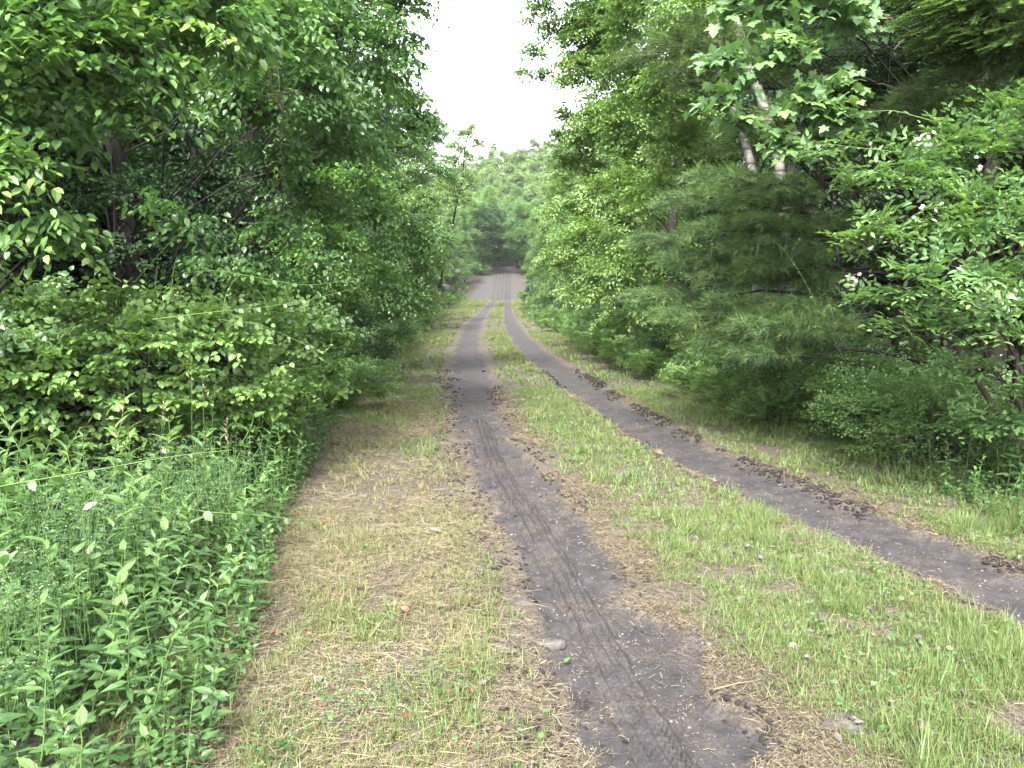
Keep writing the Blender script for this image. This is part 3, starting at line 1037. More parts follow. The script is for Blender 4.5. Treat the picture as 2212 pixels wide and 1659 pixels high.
# the hill
n = 0
for y in np.arange(150, 276, 7.0):
    for x in np.arange(-26, 34, 5.2):
        xx, yy = x + r_.uniform(-2, 2), y + r_.uniform(-3, 3)
        if abs(xx / yy * 1670 + 30) > 190 or n >= 280:
            continue
        if yy < 168 and abs(xx + 1) < 4:
            continue
        o = ob('hill_tree', FV[n % 3][1], None, (xx, yy, float(terrain(xx, yy)) - 2.0))
        o.rotation_euler = (0, 0, r_.uniform(0, 6))
        s = r_.uniform(.75, 1.15)
        o.scale = (s, s, s)
        tag(o, 'pale green tree on the distant wooded hill beyond the road', 'tree', 'trees covering the distant hill')
        n += 1
print('hill trees', n)
# sparse tall tree against the sky
hero_plant('sparse_tree', 'tall thin tree with an open crown standing against the white sky', 'tree', (-6.2, 63),
           [bl(1008, 292, 62, 24), bl(1028, 312, 62, 18), bl(985, 318, 62, 22), bl(965, 290, 62, 12), bl(1000, 340, 62, 26), bl(970, 350, 62, 26), bl(1018, 278, 62, 14), bl(1000, 385, 62, 34), bl(965, 400, 62, 34), bl(985, 430, 62, 34)],
           M['far'], OV2, .22, per_m2=5, L=.8, nleaf=6, trunk_r=.12, trunk_top=at(1012, 290, 62), face=1)

# ------------------------------------------------------------------ right side
hero_plant('birch_wall_tree', 'bright leafy tree with branches reaching over the path against the sky', 'tree', (3.9, 18),
           [bl(1300, 50, 18, 95), bl(1255, 150, 18, 60), bl(1300, 270, 18, 90), bl(1250, 370, 20, 70), bl(1340, 420, 16, 90), bl(1280, 520, 18, 85), bl(1340, 610, 15.5, 90), bl(1260, 620, 18, 60),
            bl(1165, 25, 18.5, 40), bl(1150, 110, 18.5, 26), bl(1135, 155, 18.5, 20), bl(1200, 60, 18.5, 40), bl(1170, 160, 18.5, 24), bl(1215, 250, 19, 30), bl(1215, 450, 19, 50), bl(1300, -140, 18, 180), bl(1200, 560, 20, 40), bl(1220, -60, 18.5, 70), bl(1290, 150, 19, 90), bl(1360, 60, 18, 110), bl(1265, 70, 19, 60), bl(1360, 250, 17.5, 100), bl(1240, 300, 19.5, 50)],
           M['right'], OV4, .095, tintoff=.1, per_m2=15, L=.65, nleaf=11, angles=FAN, hang=.45, droop=.35, trunk_r=.13, trunk_top=(3.6, 18, 10), face=.5)
hero_plant('birch_wall_tree', 'bright leafy tree filling the space left of the two birch trunks', 'tree', (4.4, 12),
           [bl(1430, 40, 12, 130), bl(1490, 170, 11, 110), bl(1400, 270, 13, 110), bl(1530, 40, 10.5, 100), bl(1440, 420, 12.5, 90), bl(1390, 560, 13, 85), bl(1480, 320, 11.5, 90), bl(1350, 160, 13, 80),
            bl(1420, 660, 13, 60), bl(1340, 690, 14, 50), bl(1460, -150, 12, 200)],
           M['right'], OV4, .085, tintoff=.08, per_m2=18, L=.6, nleaf=11, angles=FAN, hang=.45, droop=.35, trunk_r=.12, trunk_top=(4.0, 12, 9), face=.5)

# pines -----------------------------------------------------------------
def needle_tree(name, label, base, boughs, mat, per=26, tuft=.10, wide=.0042, nneed=16, trunk_r=.10, trunk_top=None, dark=0., droop=.1, flat=.25, new=.45, seed=1, hemlock=False, shrink=1.):
    r = np.random.default_rng(seed)
    base = np.array([base[0], base[1], float(ground_z(base[0], base[1])) - .03])
    root = thing(name, label, 'tree', base)
    tp = np.array(trunk_top) if trunk_top is not None else base + UP * 7
    tr = bent(base, tp, 10, 0, .02, r)
    gt, g = Geo(), Geo()
    gt.tube(tr, np.linspace(trunk_r, .02, 10), 8)
    for b in boughs:
        c = np.array(b[:3])
        rad = b[3] * shrink
        k = int(np.clip(np.argmin(np.abs(tr[:, 2] - (c[2] - .1))), 0, 9))
        gt.tube(bent(tr[k], c, 6, .08, .05, r), np.linspace(.022, .008, 6), 5)
        out = nz(c - tr[k]) * np.array([1, 1, .3])
        n = int(per * max(rad, .25) / .35)
        off = r.normal(0, 1, (n, 3))
        off = off / np.maximum(1, np.linalg.norm(off, axis=1, keepdims=True) / 1.0) * rad * np.array([1, 1, .2])
        P = c + off
        A = nz(nz(out)[None] * .8 + off / rad * .9 + r.normal(0, .25, (n, 3)) * np.array([1, 1, flat]) - UP * droop)
        Lw = rad * r.uniform(.5, .95, n)
        young = r.random(n) < .3
        for i in range(n):
            gt.tube(np.stack([P[i] - A[i] * Lw[i] * .5, P[i] + A[i] * Lw[i] * .5]), (.004, .002), 3)
        K = nneed * 4
        t = r.random((n, K)) ** .8
        q = P[:, None] + A[:, None] * ((t - .5) * Lw[:, None])[..., None]
        if hemlock:
            sd = nz(np.cross(A, UP))[:, None] * np.where(r.random((n, K)) < .5, -1., 1.)[..., None]
            d = sd + A[:, None] * .5 + r.normal(0, .18, (n, K, 3))
        else:
            d = A[:, None] * 1.0 + r.normal(0, .55, (n, K, 3)) + UP * .15
        nn = UP + r.normal(0, .5, (n, K, 3))
        ti = np.clip(.34 + dark + .12 * r.normal(0, 1, (n, 1)) + new * young[:, None] * smooth(.6, .95, t) + r.normal(0, .08, (n, K)), 0, 1)
        sz = tuft * r.uniform(.6, 1.15, (n, K))
        g.inst(NEEDLE, q.reshape(-1, 3), d.reshape(-1, 3), nn.reshape(-1, 3), sz.ravel(), ti.ravel(), wide=(wide / sz.ravel()))
    c = ob('crown', g.mesh(name + '_crown', [mat], org=base), root)
    c['kind'] = 'stuff'
    ob('trunk', gt.mesh(name + '_trunk', [M['bark']], True, org=base), root)
    print(name, 'tris', g.tris() + gt.tris())
    return root


needle_tree('white_pine', 'young white pine with soft layered boughs below the two birch trunks', (4.3, 8.6),
            [bl(1500, 430, 8.0, 110), bl(1600, 400, 8.2, 110), bl(1690, 440, 8.0, 100), bl(1580, 500, 7.8, 120), bl(1690, 540, 7.6, 120), bl(1500, 560, 8.2, 110), bl(1600, 600, 7.8, 120), bl(1780, 480, 7.8, 90), bl(1740, 600, 7.6, 100), bl(1550, 380, 8.6, 90), bl(1420, 520, 9, 80), bl(1660, 480, 7.4, 70), bl(1650, 570, 7.3, 70), bl(1720, 420, 7.6, 60), bl(1690, 400, 7.9, 90), bl(1620, 440, 7.8, 100), bl(1700, 500, 7.6, 90), bl(1640, 530, 7.5, 90), bl(1730, 560, 7.4, 80), bl(1600, 480, 7.7, 80)],
            M['pine'], per=62, tuft=.11, trunk_top=(4.4, 8.6, 4.6), seed=4, shrink=.72)
needle_tree('white_pine', 'low spreading white pine with pale feathery boughs beside the right verge', (4.3, 7.6),
            [bl(1430, 640, 8.4, 100), bl(1500, 680, 8.0, 110), bl(1580, 690, 7.6, 110), bl(1680, 700, 7.0, 120), bl(1780, 700, 6.8, 110), bl(1620, 650, 7.6, 100), bl(1560, 730, 7.6, 90), bl(1720, 660, 7.2, 100), bl(1660, 760, 7.0, 80)],
            M['pine'], per=62, tuft=.11, trunk_top=(4.3, 7.6, 2.4), dark=.1, seed=5, shrink=.75)
needle_tree('white_pine', 'tall white pine with bluish needles behind the maple branches', (4.9, 9.6),
            [bl(1480, 110, 9.4, 110), bl(1560, 60, 9.2, 120), bl(1560, 160, 9.2, 100), bl(1640, 110, 9.2, 120), bl(1720, 260, 9, 120), bl(1650, 300, 9.4, 110), bl(1760, 150, 9, 130), bl(1850, 300, 8.6, 110)],
            M['pine'], per=62, tuft=.12, trunk_top=(4.9, 9.6, 8), seed=6)
needle_tree('white_pine', 'white pine showing tufted boughs just above the flowering shrub', (5.0, 6.9),
            [bl(2060, 190, 6.4, 90), bl(1990, 240, 6.6, 80), bl(2160, 230, 6.4, 110), bl(2080, 260, 6.6, 90), bl(1900, 300, 6.8, 80)],
            M['pine'], per=62, tuft=.12, trunk_top=(5.0, 6.9, 5.5), seed=7)
needle_tree('hemlock_tree', 'dark hemlock with yellow green drooping tips in the upper right corner', (5.6, 6.6),
            [bl(2100, 30, 5.6, 120), bl(2190, 90, 5.6, 120), bl(2060, 90, 5.7, 70), bl(2150, -80, 5.6, 160), bl(2230, 0, 5.6, 130), bl(2040, -40, 5.8, 90)],
            M['right'], per=130, tuft=.03, wide=.008, nneed=30, trunk_top=(6.0, 6.8, 7), dark=.05, droop=.55, seed=8, hemlock=True)

needle_tree('hemlock_tree', 'dark shaded hemlock behind the bare dead branches at the upper right', (5.9, 8.4),
            [bl(px, py, 7.4 + .3 * ((px // 10) % 3), 120) for px, py in ((1880, 40), (1960, 120), (1900, 180), (2040, 60), (2120, 140), (2200, 60), (1980, 230), (2200, 220), (2000, -40), (1880, -60), (2120, -40), (2240, 140), (1840, 250), (1800, 120))],
            M['dark'], per=110, tuft=.035, wide=.009, nneed=26, trunk_top=(6.2, 8.6, 7), dark=-.1, droop=.35, seed=9, hemlock=True)


# birch trunks
def birch(label, pts, rad):
    p = np.array(pts)
    base = p[0].copy()
    root = thing('birch_tree', label, 'tree', base, None)
    g = Geo()
    t = np.linspace(0, 1, 14)
    s = np.linspace(0, 1, len(p))
    q = np.stack([np.interp(t, s, p[:, k]) for k in range(3)], 1) + rng.normal(0, .012, (14, 3))
    g.tube(q, np.linspace(rad, rad * .6, 14), 10)
    ob('trunk', g.mesh('birch_trunk', [M['birch']], True, org=base), root)
    g = Geo()
    for k in (5, 7, 9, 11, 12, 13):
        e = q[k] + np.array([rng.normal(0, .5), rng.normal(0, .4), rng.uniform(.3, .8)])
        g.tube(bent(q[k], e, 5, .05, .05), np.linspace(.014, .003, 5), 4)
    ob('limbs', g.mesh('birch_limbs', [M['bark']], True, org=base), root)
    blobs = [(q[13][0] + rng.normal(0, .5), q[13][1] + rng.normal(0, .4), q[13][2] + rng.uniform(-.2, 1.2), .55) for _ in range(5)]
    P, A, LL, TT = blob_twigs(blobs, 16, .5)
    a = sprays(P, A, LL, 8, .06, .5, .35, tint=TT)
    g = Geo()
    g.inst(OV2, *a[:3], a[3], a[4])
    c = ob('crown', g.mesh('birch_crown', [M['right']], org=base), root)
    c['kind'] = 'stuff'


def gp(px, py, Y):
    p = at(px, py, Y)
    p[2] = float(ground_z(p[0], p[1])) - .05
    return p


birch('pale birch trunk, the straighter and whiter of the two behind the pine', [gp(1715, 700, 8.8), at(1690, 380, 8.8), at(1650, 240, 8.8), at(1610, 110, 8.8), at(1580, 20, 8.8), at(1560, -60, 8.8)], .062)
birch('crooked darker birch trunk left of the whiter one behind the pine', [gp(1655, 700, 9.1), at(1630, 375, 9.1), at(1605, 300, 9.1), at(1580, 220, 9.1), at(1560, 130, 9.1), at(1548, 20, 9.1)], .055)

hero_plant('maple_tree', 'maple with hanging branches of broad pointed lobed leaves at the upper right', 'tree', (4.6, 7.4),
           [bl(1640, 20, 6.2, 80), bl(1760, 30, 6.2, 90), bl(1850, 30, 6.3, 50), bl(1580, 130, 6.1, 55), bl(1680, 120, 6.1, 70), bl(1760, 220, 6.1, 80), bl(1700, 300, 6.1, 50), bl(1560, 210, 6.1, 45), bl(1810, 160, 6.2, 50),
            bl(1780, 300, 6.2, 50), bl(1810, 240, 6.2, 45), bl(1600, 260, 6.1, 30), bl(1700, -90, 6.2, 140)],
           M['maple'], MAPLE, .108, per_m2=30, L=.35, nleaf=4, hang=.55, droop=.4, trunk_r=.09, trunk_top=(4.0, 7.2, 6.5), pieces=300, face=.3, spread=.7)

hero_plant('flowering_shrub', 'large glossy leaved shrub with a few white blossoms at the right edge', 'shrub', (4.3, 5.9),
           [bl(2110, 330, 5.5, 130), bl(1960, 370, 5.4, 100), bl(2190, 480, 5.2, 150), bl(1920, 500, 5.2, 80), bl(2040, 590, 5.0, 120), bl(2160, 700, 5.0, 110), bl(1990, 690, 5.1, 90), bl(2100, 800, 5.2, 80), bl(1820, 390, 5.5, 42), bl(1750, 330, 5.6, 24),
            bl(1860, 640, 5.3, 45), bl(2060, 470, 5.2, 110), bl(2230, 250, 5.3, 120), bl(1840, 300, 5.6, 26), bl(1850, 520, 5.3, 50), bl(2300, 600, 5.2, 150), bl(2060, 900, 5.6, 60), bl(2190, 920, 5.4, 70), bl(2280, 820, 5.2, 100)],
           M['shrub'], ELLIP, .068, per_m2=46, L=.34, nleaf=10, hang=-.05, droop=.12, flat=.6, trunk_r=.03, trunk_top=at(2080, 500, 5.7), pieces=300, face=.35, stems=6, bark='twig', lift=.25, spread=.7)

# ------------------------------------------------------------------ left thicket
hero_plant('bittersweet_thicket', 'bright green rounded leaf thicket heaped beside the left verge', 'shrub', (-3.0, 5.8),
           [bl(120, 770, 5.0, 120), bl(320, 740, 5.2, 120), bl(470, 720, 5.6, 110), bl(600, 710, 6.4, 100), bl(250, 660, 5.6, 80), bl(70, 680, 5.4, 90), bl(420, 640, 6.2, 60), bl(680, 710, 7.4, 80), bl(540, 820, 5.8, 90), bl(690, 800, 7.2, 70),
            bl(400, 830, 5.3, 80), bl(230, 840, 5.1, 80), bl(60, 860, 4.9, 80), bl(640, 850, 6.3, 60), bl(-80, 720, 5, 140), bl(300, 720, 6.2, 140), bl(560, 650, 7.4, 80), bl(150, 700, 6.2, 140), bl(120, 940, 5.0, 80), bl(300, 920, 5.3, 90), bl(460, 900, 5.6, 90), bl(600, 900, 6.2, 60), bl(-60, 880, 4.8, 100), bl(700, 860, 7.0, 50), bl(560, 900, 5.9, 70)],
           M['bitter'], ROUND, .062, per_m2=40, L=.32, nleaf=9, hang=.6, droop=.2, trunk_r=.025, trunk_top=at(330, 720, 5.8), pieces=300, face=.35, stems=6, bark='twig', lift=.25, tintoff=.08)


SAP = [tree_variant('sapling', 'dark', 111, 3.4, 1.0, 16, .075, 16, .45, .3, OV4), tree_variant('sapling', 'dark', 112, 4.2, 1.2, 18, .08, 14, .5, .4, OV4)]
for i, (x, y, s) in enumerate([(-4.6, 6.8, .9), (-3.9, 7.6, .8), (-5.4, 7.6, 1), (-4.6, 9.4, 1), (-5.8, 9.0, 1), (-3.8, 9.9, .9), (-6.6, 8.0, 1.1), (-5.4, 11, 1), (-6.8, 10.4, 1.1), (-4.0, 11.4, .9), (-7.6, 9.4, 1), (-5.0, 5.9, .7), (-5.8, 6.4, .9), (-7.6, 12, 1.1), (-6.0, 13, 1),
                               (5.6, 8.4, 1), (6.2, 9.6, 1.1), (5.4, 10.4, 1), (5.2, 12.0, 1), (6.6, 7.6, 1), (6.0, 6.6, .9), (5.6, 14, 1), (7, 11, 1), (5.0, 16, 1), (5.8, 5.6, .8)]):
    place_tree('sapling', SAP[i % 2], x, y, 'dark slim sapling in the shade of the wood on the ' + ('bittersweet side' if x < 0 else 'pine side'), 'saplings in the left wood' if x < 0 else 'saplings in the right wood', i * 1.1, s)

# ------------------------------------------------------------------ shrubs copied under the trees
def shrub_variant(name, mat, seed, tm, leaf, R_=.6, H=1.0, per=34, L=.28, n=9, flower=0, nleaf=9):
    r = np.random.default_rng(seed)
    blobs = [(R_ * r.normal(0, .5), R_ * r.normal(0, .5), H * r.uniform(.15, .8), R_ * r.uniform(.35, .6)) for _ in range(n)]
    P, A, LL, TT = blob_twigs(blobs, per, L, r, lift=.25)
    k = P[:, 2] > .02
    P, A, LL, TT = P[k], A[k], LL[k], TT[k]
    p, d, nn, sz, ti = sprays(P, A, LL, nleaf, leaf, .1, .2, r=r, tint=TT)
    k = p[:, 2] > .01
    g = Geo()
    g.inst(tm, p[k], d[k], nn[k], sz[k], ti[k])
    gt = Geo()
    for b in blobs:
        gt.tube(bent((r.normal(0, .06), r.normal(0, .06), -.03), b[:3], 5, .05, .06, r), np.linspace(.012, .003, 5), 4)
    gf = None
    if flower:
        gf = Geo()
        for i in range(flower):
            b = blobs[r.integers(len(blobs))]
            c = np.array(b[:3]) + sphere_dirs(1, r, 0)[0] * b[3] * 1.05
            flower_head(gf, c, r, 7)
    return g.mesh(name + '_leaves', [M[mat]]), gt.mesh(name + '_stem', [M['twig']], True), (gf.mesh(name + '_blossoms', [M['white']]) if gf else None)


def flower_head(g, c, r, n=8, rad=.045, petal=.014):
    for i in range(n):
        q = c + r.normal(0, rad * .6, 3)
        nrm = nz(nz(CAM - q) * .4 + UP * .6 + r.normal(0, .35, 3))
        u = nz(np.cross(nrm, [.3, .5, .8]))
        v = np.cross(nrm, u)
        for k in range(5):
            a = k * 2 * np.pi / 5 + i
            dr = u * np.cos(a) + v * np.sin(a)
            g.inst(leaf2(.42, -.1, -.1), q[None], dr[None], nrm[None], np.array([petal]), .6)


def place_shrub(name, var, x, y, label, group=None, rz=0., sc=1.):
    t = thing(name, label, 'shrub', (x, y, float(ground_z(x, y)) - .02), group, rz, sc)
    f = ob('foliage', var[0], t)
    f['kind'] = 'stuff'
    ob('stem', var[1], t)
    if var[2]:
        b = ob('blossoms', var[2], t)
        b['kind'] = 'stuff'
    return t


ROSE = [shrub_variant('rose_bush', 'right', 201, OV4, .036, .6, .9, 44, .25, 10, 9), shrub_variant('rose_bush', 'shrub', 202, OV4, .036, .65, 1.0, 44, .25, 10, 6)]
UNDER = [shrub_variant('undergrowth_shrub', 'right', 203, OV4, .06, .7, 1.2, 26, .32), shrub_variant('undergrowth_shrub', 'dark', 204, OV4, .065, .8, 1.3, 24, .35), shrub_variant('undergrowth_shrub', 'bitter', 205, OV4, .048, .6, .7, 34, .25)]
for i, (px, py, Yv, s, lab) in enumerate([(1850, 830, 6.9, .85, 'rose bush with white blossoms beside the tall weeds under the shrub'), (1720, 800, 7.9, .9, 'rose bush with white blossoms below the low pine'), (1640, 790, 9.0, .95, 'rose bush with a few blossoms left of the low pine'),
                                           (1560, 760, 10.2, .9, 'small leaved rose bush at the foot of the bright leafy tree'), (1780, 740, 7.6, 1.0, 'rose bush with white blossoms climbing into the low pine'), (1690, 840, 7.5, .8, 'low rose bush spilling onto the right verge'), (1600, 800, 9.4, 1.0, 'rose bush on the right verge before the bright leafy tree'), (1900, 860, 6.4, .8, 'rose bush half hidden by the tall weeds'), (1740, 700, 8.4, 1.2, 'rose bush hiding the foot of the birch trunks'), (1660, 720, 9.0, 1.2, 'rose bush left of the birch trunks feet')]):
    p = at(px, py, Yv)
    x = max(p[0], float(verge_right(Yv)) + .25)
    place_shrub('rose_bush', ROSE[i % 2], x, Yv, lab, 'white flowered rose bushes by the right verge', i * 1.9, s * 1.15)
i = 0
for y in np.concatenate([np.arange(9, 30, 1.5), np.arange(30, 90, 3.2)]):
    for side in (-1, 1):
        if side < 0 and y < 9.2:
            continue
        if side > 0 and y < 9.2:
            continue
        x = (float(verge_left(y)) - .4 - .35 * (y > 30)) if side < 0 else (float(verge_right(y)) + .35)
        place_shrub('undergrowth_shrub', UNDER[i % 3], x + r_.uniform(-.3, .3), y + r_.uniform(-.4, .4),
                    'leafy shrub in the row at the foot of the trees on the %s' % ('bittersweet side' if side < 0 else 'pine side'), 'undergrowth along the left edge' if side < 0 else 'undergrowth along the right edge', r_.uniform(0, 6), r_.uniform(.7, 1.05) * (1 if y < 40 else 1.3))
        i += 1
i = 0
for y in np.concatenate([np.arange(8.6, 20, .8), np.arange(20, 46, 1.7)]):
    for side in (-1, 1):
        x = (float(verge_left(y)) - .15) if side < 0 else (float(verge_right(y)) - .22)
        place_shrub('low_shrub', UNDER[2], x + r_.uniform(-.15, .2) * -side, y + r_.uniform(-.3, .3),
                    'low bright leafy plant at the grass edge on the %s' % ('bittersweet side' if side < 0 else 'pine side'), 'low plants at the left grass edge' if side < 0 else 'low plants at the right grass edge', r_.uniform(0, 6), r_.uniform(.65, 1.05))
        i += 1
for i in range(60):
    side = -1 if i % 2 == 0 else 1
    y = 5.5 + (i // 2) * .75
    off = 1.6 + (i % 3) * 1.1
    x = (float(verge_left(y)) - 1.2 - off) if side < 0 else (float(verge_right(y)) + .9 + off)
    place_shrub('undergrowth_shrub', UNDER[1], x, y, 'dark shrub in the shade inside the wood on the %s' % ('bittersweet side' if side < 0 else 'pine side'), 'shaded undergrowth on the left' if side < 0 else 'shaded undergrowth on the right', r_.uniform(0, 6), r_.uniform(.9, 1.5))

# ------------------------------------------------------------------ weeds
_lm = {}


def tint_meshes(key, tm, mat):
    if key not in _lm:
        _lm[key] = [lod_leaf('leaf_' + key, tm, mat, v) for v in (.15, .32, .5, .68, .85)]
    return _lm[key]


def weed_variant(kind, h, seed):
    """stem paths and leaf frames of one plant standing at the origin"""
    r = np.random.default_rng(seed)
    stems, p, d, nn, sz, ti = [], [], [], [], [], []
    ns = {'goldenrod': 1, 'broad': 1, 'milkweed': 1, 'bushy': 3}[kind]
    for s in range(ns):
        b = np.array([r.normal(0, .03), r.normal(0, .03), -.02]) * (ns > 1) - UP * .02
        top = b + np.array([r.normal(0, .1) * h, r.normal(0, .1) * h, h * r.uniform(.85, 1.05)])
        st = bent(b, top, 7, 0, .025, r)
        stems.append(st)
        n = {'goldenrod': 26, 'broad': 14, 'milkweed': 12, 'bushy': 12}[kind]
        L0 = {'goldenrod': .13, 'broad': .13, 'milkweed': .15, 'bushy': .075}[kind]
        for i in range(n):
            t = .12 + .88 * (i + .5) / n
            if kind == 'goldenrod':
                a = i * 2.4
            else:
                a = (i // 2) * 1.57 + (i % 2) * np.pi + r.normal(0, .15)
                t = .12 + .88 * ((i // 2) * 2 + 1) / n
            q = np.array([np.interp(t, np.linspace(0, 1, 7), st[:, k]) for k in range(3)])
            up = -.15 + 1.1 * t ** 2
            di = np.array([np.cos(a), np.sin(a), up + r.normal(0, .15)])
            p.append(q)
            d.append(di)
            nn.append(UP * 1.2 - np.array([np.cos(a), np.sin(a), 0]) * (up - .1) + r.normal(0, .2, 3))
            sz.append(L0 * (1.0 - .55 * abs(t - .5) ** 1.5 * 2) * r.uniform(.8, 1.15))
            ti.append(np.clip(.30 + .45 * smooth(.55, 1, t) + r.normal(0, .08), 0, 1))
    d, nn = nz(np.array(d)), np.array(nn)
    nn = nn - d * np.sum(nn * d, -1, keepdims=True)
    tm = {'goldenrod': leaf6(.14, .4, .22), 'broad': leaf6(.2, .3, .18), 'milkweed': leaf6(.23, .25, .1), 'bushy': leaf6(.30, .2, .15)}[kind]
    gs = Geo()
    for st in stems:
        gs.tube(st, np.linspace(.0045, .002, 7), 5)
    L = (np.array(p), d, nz(nn), np.array(sz), np.array(ti))
    gl = Geo()
    gl.inst(tm, *L[:4], L[4])
    return dict(kind=kind, tm=tm, L=L, stem=gs.mesh(kind + '_stem', [M['stem']], True), leaves=gl.mesh(kind + '_leaves', [M['weed']]))


WEEDS = [weed_variant('goldenrod', .75, 301), weed_variant('goldenrod', .8, 302), weed_variant('goldenrod', .7, 303), weed_variant('broad', .65, 304), weed_variant('broad', .6, 305), weed_variant('milkweed', .6, 306), weed_variant('bushy', .5, 307), weed_variant('bushy', .55, 308)]
WNAME = {'goldenrod': 'goldenrod_plant', 'broad': 'broad_weed', 'milkweed': 'milkweed_plant', 'bushy': 'bushy_weed'}


def place_weed(v, x, y, label, group, rz, sc, single, lean):
    t = thing(WNAME[v['kind']], label, 'weed', (x, y, float(ground_z(x, y))), group, 0, sc)
    t.rotation_euler = (lean[0], lean[1], rz)
    ob('stem', v['stem'], t)
    if single:
        ms = tint_meshes(v['kind'], v['tm'], M['weed'])
        p, d, nn, sz, ti = v['L']
        Rm = frames(d, nn)
        for i in range(len(p)):
            o = bpy.data.objects.new('leaf', ms[int(np.clip(ti[i] * 5, 0, 4))])
            mt = Matrix(Rm[i].tolist()).to_4x4() @ Matrix.Scale(float(sz[i]), 4)
            mt.translation = Vector(p[i].tolist())
            o.matrix_basis = mt
            o.parent = t
            COL.objects.link(o)
    else:
        ob('leaves', v['leaves'], t)['kind'] = 'stuff'


r_ = np.random.default_rng(41)
spots = []
while len(spots) < 290:
    y = 1.7 + 5.4 * r_.random() ** 1.25
    x = float(verge_left(y)) + .16 - r_.random() ** 1.2 * 1.9
    if abs(x) > y * .69 + .12:
        continue
    if y > 4.5 and x < -2.2 - .12 * (y - 4.5):
        continue
    if any((x - a) ** 2 + (y - b) ** 2 < .055 ** 2 for a, b in spots):
        continue
    spots.append((x, y))
spots.sort(key=lambda q: q[0] ** 2 + q[1] ** 2)
for i, (x, y) in enumerate(spots):
    e = float(verge_left(y)) - x
    v = WEEDS[r_.choice(8, p=[.14, .12, .11, .15, .13, .07, .14, .14])]
    k = {'goldenrod': 'slim leafed goldenrod plant standing among the weeds in the lower left', 'broad': 'broad leafed weed standing among the weeds in the lower left', 'milkweed': 'milkweed with wide opposite leaves among the weeds in the lower left', 'bushy': 'short bushy weed with small leaves in the lower left tangle'}[v['kind']]
    hgt = (.62 + .42 * smooth(0, .6, e)) * r_.uniform(.75, 1.15) * (1 if y > 3 else .95)
    place_weed(v, x, y, k, v['kind'] + ' weeds on the left verge', r_.uniform(0, 6.3), hgt * (1 + .25 * smooth(4.2, 5.5, y)), i < 70, r_.normal(0, .17, 2))
for i in range(190):
    if i < 95:
        y = r_.uniform(4.6, 8.6)
        x = float(verge_right(y)) - .18 + r_.random() * .9
        if x > y * .69 + .1:
            continue
        v = WEEDS[r_.choice([0, 1, 2, 0, 1, 2, 3, 6])]
        s = r_.uniform(.75, 1.15) * (.6 + .4 * smooth(0, .5, x - verge_right(y)))
        lab = 'leafy %s in the tall weeds at the foot of the flowering shrub' % {'goldenrod': 'goldenrod plant', 'broad': 'broad leafed weed', 'bushy': 'bushy weed'}[v['kind']]
        g_ = v['kind'] + ' weeds under the flowering shrub'
    else:
        y = 6.4 + 9 * r_.random() ** 1.5
        x = float(verge_left(y)) + .12 - r_.random() * .75
        v = WEEDS[r_.choice([0, 1, 3, 6, 7])]
        s = r_.uniform(.6, 1.0)
        lab = '%s at the left verge past the thicket' % {'goldenrod': 'goldenrod plant', 'broad': 'broad leafed weed', 'bushy': 'bushy weed'}[v['kind']]
        g_ = v['kind'] + ' weeds past the thicket'
    place_weed(v, x, y, lab, g_, r_.uniform(0, 6.3), s, False, r_.normal(0, .1, 2))


